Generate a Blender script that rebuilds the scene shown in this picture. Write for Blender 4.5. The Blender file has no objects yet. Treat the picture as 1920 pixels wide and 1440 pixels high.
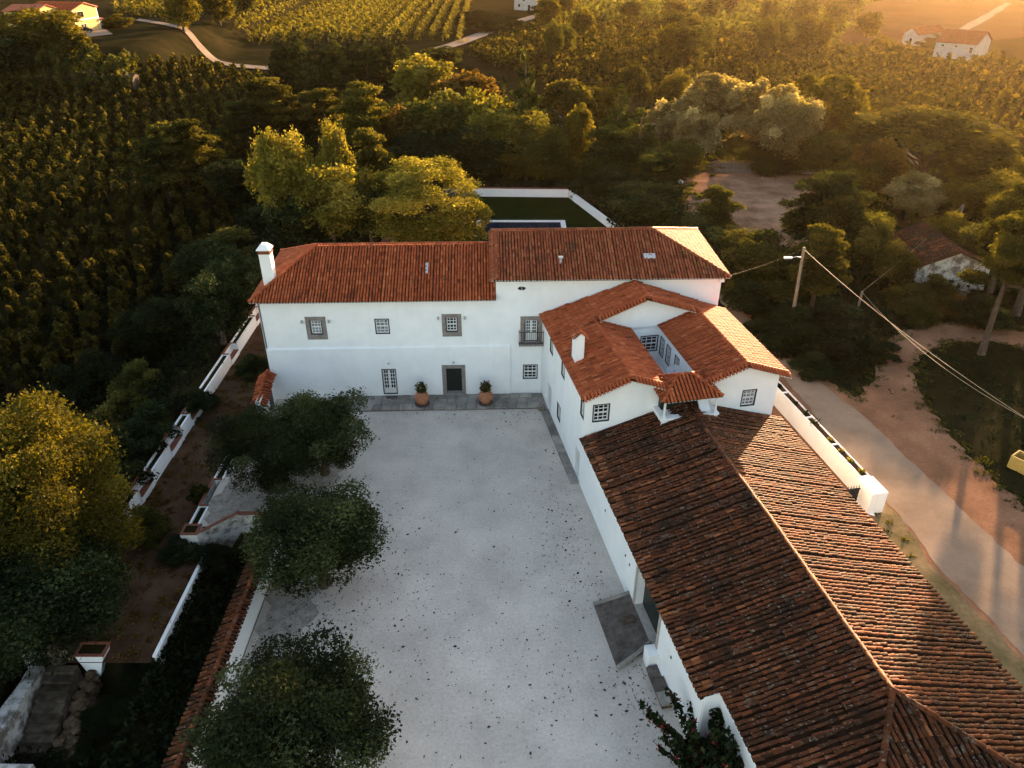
import bpy, bmesh, math, random
import numpy as np
from mathutils import Vector, Matrix
R = math.radians
rng = np.random.default_rng(7)
random.seed(7)
C = bpy.context.scene.collection
sc = bpy.context.scene

# ------------------------------------------------------------------ camera, sky, sun, exposure
F_PX, PITCH, CAM_H = 1400.0, R(31.3), 31.0          # focal length in pixels of the 1920 px photograph
SUN_AZ, SUN_EL = R(31.0), R(8.0)                    # sun: to the right of the view, low
cam_d = bpy.data.cameras.new('camera'); cam = bpy.data.objects.new('camera', cam_d); C.objects.link(cam)
cam_d.sensor_width = 36.0; cam_d.lens = 36.0 * F_PX / 1920.0
cam_d.clip_start = 0.5; cam_d.clip_end = 5000
cam.location = (0, 0, CAM_H); cam.rotation_euler = (R(90) - PITCH, 0, 0)
sc.camera = cam
world = bpy.data.worlds.new('World'); sc.world = world; world.use_nodes = True
wn = world.node_tree
sky = wn.nodes.new('ShaderNodeTexSky'); sky.sky_type = 'NISHITA'; sky.sun_disc = False
sky.sun_elevation = SUN_EL; sky.sun_rotation = SUN_AZ
sky.air_density = 1.0; sky.dust_density = 1.2; sky.ozone_density = 0.4
bg = wn.nodes['Background']; tn = wn.nodes.new('ShaderNodeMix'); tn.data_type = 'RGBA'; tn.blend_type = 'MULTIPLY'; tn.inputs[0].default_value = 1.0
tn.inputs[7].default_value = (1.08, 1.0, 0.99, 1)                   # slightly warm evening air, as the photograph's white balance
wn.links.new(sky.outputs[0], tn.inputs[6]); wn.links.new(tn.outputs[2], bg.inputs[0]); bg.inputs[1].default_value = 0.075
sun_d = bpy.data.lights.new('sun', 'SUN'); sun_d.energy = 3.4; sun_d.angle = R(0.6); sun_d.color = (1.0, 0.63, 0.34)
sun = bpy.data.objects.new('sun', sun_d); C.objects.link(sun)
SUN = Vector((math.sin(SUN_AZ) * math.cos(SUN_EL), math.cos(SUN_AZ) * math.cos(SUN_EL), math.sin(SUN_EL)))
sun.rotation_euler = (-SUN).to_track_quat('-Z', 'Y').to_euler()
sun.location = (60, 100, 60)
vs = sc.view_settings
vs.view_transform = 'Standard'; vs.look = 'None'; vs.gamma = 1.0; vs.use_curve_mapping = False; vs.exposure = 3.05
sc.render.engine = 'CYCLES'
sc.cycles.use_denoising = True
sc.cycles.max_bounces = 6; sc.cycles.diffuse_bounces = 3; sc.cycles.glossy_bounces = 2
sc.cycles.transmission_bounces = 3; sc.cycles.volume_bounces = 0; sc.cycles.transparent_max_bounces = 4
sc.cycles.caustics_reflective = False; sc.cycles.caustics_refractive = False
sc.cycles.volume_step_rate = 4

# ------------------------------------------------------------------ pixel -> place helpers
_c, _s = math.cos(PITCH), math.sin(PITCH)
def ray(px, py):
    u = (px - 960) / F_PX; v = (720 - py) / F_PX
    return np.array([u, _c + v * _s, -_s + v * _c])
def P(px, py, z=0.0):
    d = ray(px, py); t = (z - CAM_H) / d[2]
    return np.array([d[0] * t, d[1] * t, z])
def sst(a, b, x):
    t = np.clip((np.asarray(x, float) - a) / (b - a), 0, 1); return t * t * (3 - 2 * t)
GZ = -0.05
def ter(x, y):
    x = np.asarray(x, float); y = np.asarray(y, float)
    z = GZ - 5.0 * sst(25.4, 34, -x) * (1 - sst(150, 205, y))
    z = z + 7.0 * sst(80, 95, -x) * sst(176, 200, y)
    z = z - 2.5 * sst(112, 135, y) * (1 - sst(165, 210, y)) * sst(-60, -30, x) * (1 - sst(20, 45, x))
    terr = (x > -25.4) & (x < -19.3) & (y > 25.2) & (y < 70)
    z = np.where(terr, -1.05, z)
    z = np.where((x >= -19.3) & (x < -18.3) & (y > 25.2) & (y < 34.2), -1.05, z)
    z = np.where((x >= -18.3) & (x < -13.6) & (y < 34.2), -2.4, z)
    z = np.where((x > -25.4) & (x < -13.6) & (y <= 25.2), -3.2, z)
    return z
def onground(px, py, h=0.0):
    """place on the ground whose point h metres up shows at this pixel"""
    d = ray(px, py); t = np.linspace(15, 900, 9000); x, y, z = d[0]*t, d[1]*t, CAM_H+d[2]*t
    i = int(np.argmax(z <= ter(x, y)+h)); return np.array([x[i], y[i], float(ter(x[i], y[i]))])

# ------------------------------------------------------------------ mesh helpers
def raw_mesh(name, V, Fc, mat=None, attr=None, smooth=False):
    me = bpy.data.meshes.new(name)
    V = np.asarray(V, np.float32).reshape(-1, 3)
    if isinstance(Fc, np.ndarray):
        n, k = Fc.shape
        me.vertices.add(len(V)); me.vertices.foreach_set('co', V.ravel())
        me.loops.add(n * k); me.loops.foreach_set('vertex_index', Fc.astype(np.int32).ravel())
        me.polygons.add(n); me.polygons.foreach_set('loop_start', np.arange(0, n * k, k, dtype=np.int32))
        me.polygons.foreach_set('loop_total', np.full(n, k, np.int32))
        me.update(calc_edges=True)
    else:
        me.from_pydata([tuple(v) for v in V], [], Fc)
    if attr is not None:
        a = me.attributes.new('tint', 'FLOAT', 'POINT'); a.data.foreach_set('value', np.asarray(attr, np.float32))
    if smooth:
        me.polygons.foreach_set('use_smooth', np.ones(len(me.polygons), bool))
    if mat is not None: me.materials.append(mat)
    return me
def link(name, me, parent=None, kind=None):
    o = bpy.data.objects.new(name, me); C.objects.link(o)
    if parent is not None: o.parent = parent
    if kind: o['kind'] = kind
    return o
def tag(o, label, cat, group=None):
    o['label'] = label; o['category'] = cat
    if group: o['group'] = group
    return o
def thing(name, label, cat, loc=(0, 0, 0), rz=0.0, group=None):
    o = bpy.data.objects.new(name, None); C.objects.link(o)
    o.location = loc; o.rotation_euler = (0, 0, rz); o.empty_display_size = 0.5
    return tag(o, label, cat, group)

class MB:
    def __init__(s): s.v = []; s.f = []; s.t = []
    def add(s, V, Fs, tint=0.5):
        b = len(s.v); s.v += [tuple(map(float, p)) for p in V]; s.f += [tuple(i + b for i in f) for f in Fs]
        s.t += [tint] * len(V); return s
    def box(s, x0, x1, y0, y1, z0, z1, tint=0.5):
        V = [(x0,y0,z0),(x1,y0,z0),(x1,y1,z0),(x0,y1,z0),(x0,y0,z1),(x1,y0,z1),(x1,y1,z1),(x0,y1,z1)]
        return s.add(V, [(0,3,2,1),(4,5,6,7),(0,1,5,4),(1,2,6,5),(2,3,7,6),(3,0,4,7)], tint)
    def prism(s, poly, z0, z1, tint=0.5):
        n = len(poly); V = [(p[0], p[1], z0) for p in poly] + [(p[0], p[1], z1) for p in poly]
        return s.add(V, [tuple(range(n))[::-1], tuple(range(n, 2*n))] + [(i, (i+1) % n, n+(i+1) % n, n+i) for i in range(n)], tint)
    def tube(s, pts, radii, n=7, cap=True):
        pts = [np.array(p, float) for p in pts]; rings = []
        for i, p in enumerate(pts):
            d = pts[min(i+1, len(pts)-1)] - pts[max(i-1, 0)]; d = d / (np.linalg.norm(d) + 1e-9)
            a = np.cross(d, [0, 0, 1.0]); a = a / np.linalg.norm(a) if np.linalg.norm(a) > 1e-3 else np.array([1.0, 0, 0])
            b = np.cross(d, a)
            rings.append([p + radii[i] * (a*math.cos(2*math.pi*k/n) + b*math.sin(2*math.pi*k/n)) for k in range(n)])
        V = [q for r in rings for q in r]; Fs = []
        for i in range(len(pts)-1):
            for k in range(n): Fs.append((i*n+k, i*n+(k+1) % n, (i+1)*n+(k+1) % n, (i+1)*n+k))
        if cap: Fs += [tuple(range(n)), tuple(range((len(pts)-1)*n, len(pts)*n))[::-1]]
        return s.add(V, Fs)
    def lathe(s, prof, n=20, c=(0, 0, 0)):
        V = [(c[0]+r*math.cos(2*math.pi*k/n), c[1]+r*math.sin(2*math.pi*k/n), c[2]+z) for r, z in prof for k in range(n)]
        Fs = [(i*n+k, i*n+(k+1) % n, (i+1)*n+(k+1) % n, (i+1)*n+k) for i in range(len(prof)-1) for k in range(n)]
        return s.add(V, Fs + [tuple(range(n))[::-1], tuple(range((len(prof)-1)*n, len(prof)*n))])
    def quad(s, a, b, c, d): return s.add([a, b, c, d], [(0, 1, 2, 3)])
    def build(s, name, mat, parent=None, kind=None, smooth=False):
        me = raw_mesh(name, s.v, s.f, mat, s.t, smooth); return link(name, me, parent, kind)

# ------------------------------------------------------------------ materials
def new_mat(name):
    m = bpy.data.materials.new(name); m.use_nodes = True
    nt = m.node_tree; return m, nt, nt.nodes['Principled BSDF']
def nd(nt, typ, **kw):
    n = nt.nodes.new(typ)
    for k, v in kw.items():
        if k in n.inputs: n.inputs[k].default_value = v
        else: setattr(n, k, v)
    return n
def noise(nt, scale, detail=4, rough=0.6, coord='Object', vec=None):
    n = nd(nt, 'ShaderNodeTexNoise', Scale=scale, Detail=detail, Roughness=rough)
    if vec is None:
        tc = nt.nodes.new('ShaderNodeTexCoord'); vec = tc.outputs[coord]
    nt.links.new(vec, n.inputs['Vector']); return n
def ramp(nt, fac, stops):
    r = nt.nodes.new('ShaderNodeValToRGB'); e = r.color_ramp.elements
    while len(e) < len(stops): e.new(0.5)
    for i, (p, c) in enumerate(stops):
        e[i].position = p; e[i].color = (*c, 1) if len(c) == 3 else c
    nt.links.new(fac, r.inputs[0]); return r
def mixc(nt, fac, a, b, mode='MIX'):
    m = nt.nodes.new('ShaderNodeMix'); m.data_type = 'RGBA'; m.blend_type = mode
    for sock, val in ((m.inputs[0], fac), (m.inputs[6], a), (m.inputs[7], b)):
        if hasattr(val, 'default_value') or hasattr(val, 'links'): nt.links.new(val, sock)
        else: sock.default_value = val if not isinstance(val, tuple) else (*val, 1)
    return m.outputs[2]
def bump(nt, bsdf, h, strength=0.3, dist=0.02):
    b = nd(nt, 'ShaderNodeBump', Strength=strength, Distance=dist)
    nt.links.new(h, b.inputs['Height']); nt.links.new(b.outputs[0], bsdf.inputs['Normal'])
def surf(name, c1, c2, scale=1.0, rough=0.9, bs=0.3, fine=20.0, spots=None, spec=0.3, lo=0.35, hi=0.65, metal=0.0, fc=.72, orand=0):
    m, nt, b = new_mat(name)
    n = noise(nt, scale, 6, 0.65); col = ramp(nt, n.outputs['Fac'], [(lo, c1), (hi, c2)]).outputs[0]
    f = noise(nt, fine, 3, 0.7)
    col = mixc(nt, ramp(nt, f.outputs['Fac'], [(0.3, (0, 0, 0)), (0.7, (1, 1, 1))]).outputs[0], col,
               mixc(nt, 1.0, col, (fc, fc, fc), 'MULTIPLY'))
    if orand:
        oi = nt.nodes.new('ShaderNodeObjectInfo'); mr = nd(nt, 'ShaderNodeMapRange'); nt.links.new(oi.outputs['Random'], mr.inputs[0]); mr.inputs[3].default_value = 1-orand; mr.inputs[4].default_value = 1+orand
        hs = nd(nt, 'ShaderNodeHueSaturation'); nt.links.new(mr.outputs[0], hs.inputs['Value']); nt.links.new(col, hs.inputs['Color']); col = hs.outputs[0]
    if spots:
        sp = noise(nt, spots[1], 2, 0.5)
        col = mixc(nt, ramp(nt, sp.outputs['Fac'], [(spots[2], (0, 0, 0)), (spots[2] + 0.05, (1, 1, 1))]).outputs[0], col, spots[0])
    nt.links.new(col, b.inputs['Base Color']); b.inputs['Roughness'].default_value = rough
    b.inputs['Specular IOR Level'].default_value = spec; b.inputs['Metallic'].default_value = metal
    if bs: bump(nt, b, f.outputs['Fac'], bs)
    return m
def tile_mat(name, stops, stain, stain_amt, lich, lich_amt, specks):
    m, nt, b = new_mat(name)
    at = nd(nt, 'ShaderNodeAttribute', attribute_name='tint')
    col = ramp(nt, at.outputs['Fac'], stops).outputs[0]
    tc = nt.nodes.new('ShaderNodeNewGeometry').outputs['Position']
    n1 = noise(nt, 0.55, 7, 0.72, vec=tc)
    col = mixc(nt, ramp(nt, n1.outputs['Fac'], [(stain_amt, (0, 0, 0)), (stain_amt + 0.16, (.85, .85, .85))]).outputs[0], col, stain)
    n3 = noise(nt, 5.5, 5, 0.75, vec=tc)
    col = mixc(nt, ramp(nt, n3.outputs['Fac'], [(stain_amt + .02, (0, 0, 0)), (stain_amt + .2, (.8, .8, .8))]).outputs[0], col, stain)
    if lich_amt < 1:
        n2 = noise(nt, 1.6, 6, 0.8, vec=tc)
        col = mixc(nt, ramp(nt, n2.outputs['Fac'], [(lich_amt, (0, 0, 0)), (lich_amt + .08, (.8, .8, .8))]).outputs[0], col, lich)
    if specks < 1:
        n4 = noise(nt, 9, 2, 0.6, vec=tc)
        col = mixc(nt, ramp(nt, n4.outputs['Fac'], [(specks, (0, 0, 0)), (specks + .03, (.85, .85, .85))]).outputs[0], col, (.22, .185, .15))
    nt.links.new(col, b.inputs['Base Color']); b.inputs['Roughness'].default_value = 0.58
    b.inputs['Specular IOR Level'].default_value = 0.065
    bump(nt, b, n3.outputs['Fac'], 0.35, 0.015)
    return m
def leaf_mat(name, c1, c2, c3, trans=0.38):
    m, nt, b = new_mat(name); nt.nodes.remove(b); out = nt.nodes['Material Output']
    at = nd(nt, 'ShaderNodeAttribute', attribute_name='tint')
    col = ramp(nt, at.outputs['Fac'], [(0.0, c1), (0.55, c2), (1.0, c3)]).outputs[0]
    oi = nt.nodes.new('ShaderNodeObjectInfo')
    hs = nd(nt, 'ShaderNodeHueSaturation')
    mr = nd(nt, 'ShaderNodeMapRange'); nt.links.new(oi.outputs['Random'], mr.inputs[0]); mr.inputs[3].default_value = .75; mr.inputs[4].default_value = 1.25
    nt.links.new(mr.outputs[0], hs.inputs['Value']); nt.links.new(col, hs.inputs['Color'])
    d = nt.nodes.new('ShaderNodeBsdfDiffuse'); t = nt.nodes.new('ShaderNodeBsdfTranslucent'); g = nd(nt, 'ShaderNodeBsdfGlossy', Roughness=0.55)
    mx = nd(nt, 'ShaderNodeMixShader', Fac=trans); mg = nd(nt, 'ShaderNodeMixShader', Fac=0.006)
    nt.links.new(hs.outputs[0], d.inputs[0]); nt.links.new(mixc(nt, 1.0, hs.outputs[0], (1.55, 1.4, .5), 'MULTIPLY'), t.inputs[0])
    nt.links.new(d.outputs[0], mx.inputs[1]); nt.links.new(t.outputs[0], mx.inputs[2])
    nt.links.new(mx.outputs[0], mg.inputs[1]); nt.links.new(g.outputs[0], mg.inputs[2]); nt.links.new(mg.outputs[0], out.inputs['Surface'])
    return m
M = {}
M['white'] = surf('white_plaster', (.76, .77, .78), (.83, .83, .82), .35, .9, .05, 5, fc=.955)
def plaster():
    m, nt, b = new_mat('white_plaster'); tc = nt.nodes.new('ShaderNodeTexCoord').outputs['Object']
    mp = nd(nt, 'ShaderNodeMapping'); mp.inputs['Scale'].default_value = (2.2, 2.2, .16); nt.links.new(tc, mp.inputs['Vector'])
    st = noise(nt, 1.0, 5, .7, vec=mp.outputs[0]); pt = noise(nt, .5, 6, .7, vec=tc); fi = noise(nt, 7, 3, .6, vec=tc)
    col = ramp(nt, pt.outputs['Fac'], [(.35, (.76, .765, .765)), (.62, (.84, .838, .83))]).outputs[0]
    col = mixc(nt, ramp(nt, st.outputs['Fac'], [(.54, (0, 0, 0)), (.8, (.32, .32, .32))]).outputs[0], col, (.66, .655, .64))
    col = mixc(nt, ramp(nt, fi.outputs['Fac'], [(.62, (0, 0, 0)), (.75, (.35, .35, .35))]).outputs[0], col, (.68, .675, .665))
    nt.links.new(col, b.inputs['Base Color']); b.inputs['Roughness'].default_value = .92; b.inputs['Specular IOR Level'].default_value = .15; bump(nt, b, pt.outputs['Fac'], .15, .04); return m
M['white'] = plaster()
M['white_old'] = surf('weathered_plaster', (.16, .14, .12), (.58, .56, .53), 1.1, .92, .4, 7, lo=.42, hi=.56)
M['mortar'] = surf('lime_mortar', (.68, .66, .62), (.8, .79, .76), 3, .9, .1)
M['far_white'] = surf('dull_white_wall', (.40, .36, .31), (.54, .50, .44), .6, .9, .1, 4)  # duller, warmer white for the walls of the far buildings
M['stone'] = surf('granite', (.19, .16, .145), (.30, .26, .235), 4, .85, .3, 30)
M['slab'] = surf('paving_stone', (.20, .18, .16), (.34, .31, .28), 1.3, .85, .4, 14, orand=.28, spec=0.0)
M['dark_stone'] = surf('dark_stone', (.075, .062, .055), (.15, .125, .11), 2.2, .88, .4, 14, spec=0.0)
M['old_stone'] = surf('dark_old_stone', (.035, .028, .019), (.12, .095, .072), 2.0, .95, .6, 8, spec=0.0, orand=.45)  # darker stone for the stairs, tone varied per step
M['rubble'] = surf('rubble_stone', (.045, .03, .018), (.15, .105, .07), 1.6, .95, .8, 5, spec=0.0)
M['brick'] = surf('red_brick', (.16, .055, .035), (.27, .095, .055), 3, .9, .3, 18)
M['trim'] = surf('dark_blue_trim', (.018, .024, .034), (.035, .042, .055), 3, .5, 0)
M['sash'] = surf('white_paint', (.74, .74, .73), (.82, .82, .81), 3, .5, 0)
M['dark_door'] = surf('dark_green_door', (.008, .014, .012), (.018, .026, .022), 3, .5, .05)
M['iron'] = surf('black_iron', (.02, .02, .022), (.04, .04, .042), 6, .55, 0)
M['terracotta'] = surf('terracotta_pot', (.33, .125, .06), (.46, .2, .105), 3, .8, .2, 10)
M['gravel'] = surf('pale_gravel', (.46, .41, .36), (.60, .535, .47), .28, .95, .35, 6.5, spots=((.20, .175, .15), 13, .69), spec=0.0, fc=.80)
M['soil'] = surf('red_brown_soil', (.045, .025, .015), (.11, .064, .040), .5, .95, .6, 6, spec=0.0)
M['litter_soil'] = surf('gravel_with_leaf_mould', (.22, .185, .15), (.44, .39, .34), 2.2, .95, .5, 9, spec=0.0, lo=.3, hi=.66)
M['clearing'] = surf('pinkish_bare_earth', (.16, .085, .05), (.42, .245, .155), .22, .95, .6, 2.5, spec=0.0)
M['dirt'] = surf('sandy_dirt', (.16, .085, .049), (.30, .16, .096), .22, .95, .5, 5, spec=0.0)
M['asphalt'] = surf('worn_asphalt', (.22, .162, .118), (.31, .232, .17), .3, .85, .2, 16, spec=0.0)
M['ground'] = surf('rough_ground', (.012, .013, .005), (.034, .027, .012), .12, .95, .6, 3, spec=0.0)
M['lawn'] = surf('lawn_grass', (.009, .017, .004), (.016, .026, .007), .6, .95, .6, 9, spec=0.0)
M['drygrass'] = surf('dry_verge', (.10, .085, .035), (.26, .19, .11), .35, .95, .6, 4, spec=0.0)
M['field'] = surf('bare_field', (.05, .028, .015), (.085, .050, .028), .03, .95, .4, 1.0, spec=0.0)
M['farroad'] = surf('pale_track', (.20, .155, .12), (.30, .235, .185), .2, .9, .3, 5, spec=0.0)
M['bark'] = surf('bark', (.05, .034, .022), (.11, .078, .052), 3, .95, .6, 12)
M['wood'] = surf('weathered_pole', (.16, .11, .075), (.27, .20, .145), 3, .85, .3, 14)
M['wire'] = surf('pale_cable', (.30, .24, .17), (.38, .31, .22), 1, .6, 0)
M['metal'] = surf('grey_metal', (.45, .46, .47), (.55, .56, .57), 3, .45, 0, metal=.3)
M['yellow'] = surf('yellow_plaster', (.52, .36, .12), (.60, .43, .16), .5, .9, .1)
M['yellowbox'] = surf('yellow_crate', (.42, .28, .07), (.50, .36, .10), 2, .8, .1)
M['carpaint'] = surf('black_car_paint', (.012, .012, .015), (.02, .02, .024), 2, .25, 0, spec=.5)
M['rubber'] = surf('tyre_rubber', (.015, .015, .015), (.025, .025, .025), 3, .8, 0)
def glass_mat(name, c, rough=.12):
    m, nt, b = new_mat(name); b.inputs['Base Color'].default_value = (*c, 1); b.inputs['Roughness'].default_value = rough
    b.inputs['Specular IOR Level'].default_value = .5 if 'pool' not in name else .12; return m
M['glass'] = glass_mat('window_glass', (.012, .013, .016))
M['curtain'] = surf('curtained_glass', (.10, .11, .12), (.34, .36, .38), 3.5, .25, 0, 12)
M['pool'] = glass_mat('pool_water', (.010, .018, .03), .04)
T1 = [(0, (.14, .032, .014)), (.35, (.275, .062, .024)), (.7, (.38, .094, .036)), (1, (.47, .155, .07))]
M['tile'] = tile_mat('red_roof_tile', T1, (.055, .028, .017), .565, (.2, .15, .03), 1.1, 1.1)
M['tile_moss'] = tile_mat('mossy_roof_tile', [(0, (.11, .035, .018)), (.5, (.25, .065, .03)), (1, (.36, .125, .062))], (.055, .038, .02), .555, (.165, .125, .025), .57, .70)
M['tile_old'] = tile_mat('lichened_old_tile', [(0, (.030, .013, .007)), (.45, (.075, .025, .011)), (.8, (.15, .045, .018)), (1, (.27, .095, .038))], (.019, .012, .008), .48, (.12, .095, .072), .565, .64)
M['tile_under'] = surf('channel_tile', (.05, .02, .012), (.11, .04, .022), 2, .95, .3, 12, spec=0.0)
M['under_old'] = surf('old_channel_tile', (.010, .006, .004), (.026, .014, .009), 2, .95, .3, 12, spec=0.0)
L = {}
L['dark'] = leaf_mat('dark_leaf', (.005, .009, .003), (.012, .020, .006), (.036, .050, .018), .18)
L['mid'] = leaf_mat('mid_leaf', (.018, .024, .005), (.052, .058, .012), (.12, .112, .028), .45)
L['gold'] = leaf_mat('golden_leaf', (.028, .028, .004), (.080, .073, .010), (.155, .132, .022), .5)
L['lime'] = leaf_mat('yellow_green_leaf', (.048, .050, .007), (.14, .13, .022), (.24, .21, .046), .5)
L['court'] = leaf_mat('glossy_citrus_leaf', (.008, .013, .004), (.021, .030, .009), (.072, .086, .032), .22)
L['olive'] = leaf_mat('olive_leaf', (.09, .08, .038), (.22, .185, .09), (.40, .34, .20), .5)
L['conifer'] = leaf_mat('conifer_needle', (.007, .012, .003), (.020, .029, .007), (.058, .066, .017), .38)
L['pine'] = leaf_mat('pine_needle', (.018, .021, .004), (.056, .055, .010), (.13, .112, .024), .5)
L['orchard'] = leaf_mat('orchard_leaf', (.007, .009, .002), (.024, .026, .005), (.095, .075, .016), .5)
L['vine'] = leaf_mat('row_crop_leaf', (.032, .032, .007), (.072, .068, .015), (.125, .11, .028), .55)
L['russet'] = leaf_mat('russet_leaf', (.040, .026, .006), (.095, .062, .013), (.16, .11, .028), .5)
L['flower'] = leaf_mat('pink_flower', (.20, .02, .03), (.34, .04, .06), (.45, .10, .09), .3)
L['ivy'] = leaf_mat('ivy_leaf', (.004, .007, .0025), (.008, .013, .004), (.018, .026, .008), .15)
L['litter'] = surf('leaf_litter', (.03, .022, .016), (.075, .05, .034), 3, .95, 0)

# ------------------------------------------------------------------ setting: ground, courtyard, roads
def axis(*segs):
    return np.unique(np.round(np.concatenate([np.arange(a, b, s) for a, b, s in segs]), 3))
gx = axis((-420, -130, 12), (-130, -40, 3), (-40, -10, .45), (-10, 60, 3), (60, 520, 12))
gy = axis((-60, 10, 5), (10, 75, .8), (75, 240, 3), (240, 1200, 20))
X, Y = np.meshgrid(gx, gy)
Z = ter(X, Y) + np.where((Y > 70) | (X < -26), .12 * np.sin(X * .31 + 1.3 * np.sin(Y * .17)) * np.cos(Y * .23), 0) - np.where((Y > 70) | (X < -26), .12, 0)
nx, ny = len(gx), len(gy); idx = np.arange(nx * ny).reshape(ny, nx)
FQ = np.stack([idx[:-1, :-1], idx[:-1, 1:], idx[1:, 1:], idx[1:, :-1]], -1).reshape(-1, 4)
link('ground', raw_mesh('ground', np.stack([X, Y, Z], -1).reshape(-1, 3), FQ, M['ground'], smooth=True), kind='structure')
def ragged(pts, step=1.0, amp=.2, seed=1):
    r = random.Random(seed); out = []; n = len(pts)
    for i in range(n):
        a, b = np.array(pts[i][:2], float), np.array(pts[(i+1) % n][:2], float); d = b - a; ln = np.linalg.norm(d)
        k = max(1, int(ln / step)); nn = np.array([-d[1], d[0]]) / max(ln, 1e-6)
        for j in range(k):
            q = a + d * j / k + (nn * r.uniform(-amp, amp) if j else 0); out.append((q[0], q[1]))
    return out
def sheet(name, pts, z, mat, step=1.0, amp=.2, seed=1, kind='structure'):
    bm = bmesh.new(); vs_ = [bm.verts.new((x, y, z)) for x, y in ragged(pts, step, amp, seed)]
    f = bm.faces.new(vs_); bmesh.ops.triangulate(bm, faces=[f]); 
    for f in bm.faces:
        if f.normal.z < 0: f.normal_flip()
    me = bpy.data.meshes.new(name); bm.to_mesh(me); bm.free(); me.materials.append(mat)
    return link(name, me, kind=kind)
def pxs(L_, z=0.0): return [P(x, y, z)[:2] for x, y in L_]
def strip(name, left, right, mat, dz=.03, n=60):
    def res(pts):
        pts = np.array(pts); d = np.r_[0, np.cumsum(np.linalg.norm(np.diff(pts, axis=0), axis=1))]
        t = np.linspace(0, d[-1], n); return np.stack([np.interp(t, d, pts[:, 0]), np.interp(t, d, pts[:, 1])], 1)
    a, b = res(left), res(right); V = []; 
    for k in (0, .33, .67, 1):
        q = a * (1-k) + b * k; V.append(np.c_[q, ter(q[:, 0], q[:, 1]) + dz])
    V = np.array(V); idx = np.arange(4 * n).reshape(4, n)
    Fq = np.stack([idx[:-1, :-1], idx[:-1, 1:], idx[1:, 1:], idx[1:, :-1]], -1).reshape(-1, 4)
    return link(name, raw_mesh(name, V.reshape(-1, 3), Fq, mat), kind='structure')
sheet('courtyard', [(-19.2, 34.3), (-19.2, 52), (20, 52), (20, 10), (-13.4, 10), (-13.4, 34.3)], 0.0, M['gravel'], 5, 0)
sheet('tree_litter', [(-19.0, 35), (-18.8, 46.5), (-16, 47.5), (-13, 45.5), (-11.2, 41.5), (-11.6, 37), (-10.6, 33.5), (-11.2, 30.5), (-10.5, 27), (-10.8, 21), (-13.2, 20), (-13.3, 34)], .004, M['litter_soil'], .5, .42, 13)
sheet('garden_terrace', [(-24.6, 25.2), (-18.3, 25.2), (-18.3, 34.2), (-19.3, 34.2), (-19.3, 66), (-24.6, 66)], -1.0, M['soil'], 3, 0)
DIRT = [(1380, 560), (1446, 640), (1530, 700), (1600, 745), (1640, 715), (1640, 690), (1660, 650), (1690, 620), (1760, 604), (1880, 612), (1990, 640), (1990, 668), (1860, 640), (1780, 642), (1722, 668), (1715, 705), (1735, 755), (1800, 835), (1880, 915), (2060, 1060), (2200, 1420), (1990, 1480), (1700, 1150), (1500, 850), (1400, 700)]
sheet('dirt_track', pxs(DIRT), .004, M['dirt'], .45, .3, 3)
sheet('passage', pxs([(1400, 690), (1480, 770), (1600, 940), (1640, 985), (1540, 960), (1430, 800)]), .012, M['dirt'], 2, .05, 4)
rl = [(1330, 540), (1400, 625), (1465, 705), (1507, 752), (1619, 890), (1649, 925), (1716, 1002), (1765, 1070), (1838, 1143), (1920, 1231), (2080, 1420)]
rr = [(1352, 540), (1425, 622), (1480, 672), (1530, 712), (1619, 780), (1665, 822), (1709, 866), (1774, 927), (1847, 996), (1930, 1075), (2100, 1250)]
bmr = bmesh.new()
pl = pxs(rl); pr = pxs(rr); sheet('road', [tuple(p) for p in pl] + [tuple(p) for p in pr[::-1]], .016, M['asphalt'], .5, .1, 5)
sheet('verge', pxs([(1640, 958), (1660, 945), (1720, 1012), (1765, 1080), (1838, 1155), (1925, 1245), (1990, 1330), (1930, 1380), (1800, 1200), (1720, 1090), (1640, 985)]), .010, M['drygrass'], .8, .25, 6)
sheet('clearing', pxs([(1270, 345), (1300, 320), (1345, 300), (1420, 298), (1480, 318), (1560, 335), (1640, 370), (1600, 430), (1500, 470), (1400, 455), (1330, 440), (1285, 400)], -.05), .03, M['clearing'], 1.0, 1.0, 7)
sheet('rear_yard', pxs([(700, 470), (720, 445), (925, 440), (925, 480)]), .004, M['clearing'], 2, .1, 8)
sheet('lawn', [(-8, 62), (13, 62), (14, 84), (7.8, 100), (-9, 100.5)], .02, M['lawn'], 3, .1, 9)
fl = [(-118, 262), (-105, 250), (-96, 240), (-88, 230), (-75, 218), (-62, 212), (-50, 208)]
strip('lane', fl, [(x + 1.2, y - 5.5) for x, y in fl], M['farroad'], .12)
fr = [P(805, 92)[:2], P(840, 82)[:2], P(900, 60)[:2], P(960, 40)[:2], P(1012, 24)[:2], P(1030, 12)[:2]]
strip('far_lane', fr, [(p[0] + 5.5, p[1] - .5) for p in fr], M['farroad'], .12)
sheet('far_field', [P(1560, 90)[:2], P(1700, 88)[:2], P(1920, 70)[:2], (420, 330), (420, 700), (120, 700), P(1400, 5)[:2]], .15, M['field'], 12, 2, 10)
sheet('far_track', [P(1785, 62)[:2], P(1885, 6)[:2], P(1897, 8)[:2], P(1808, 64)[:2]], .2, M['farroad'], 12, .5, 11)

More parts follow.
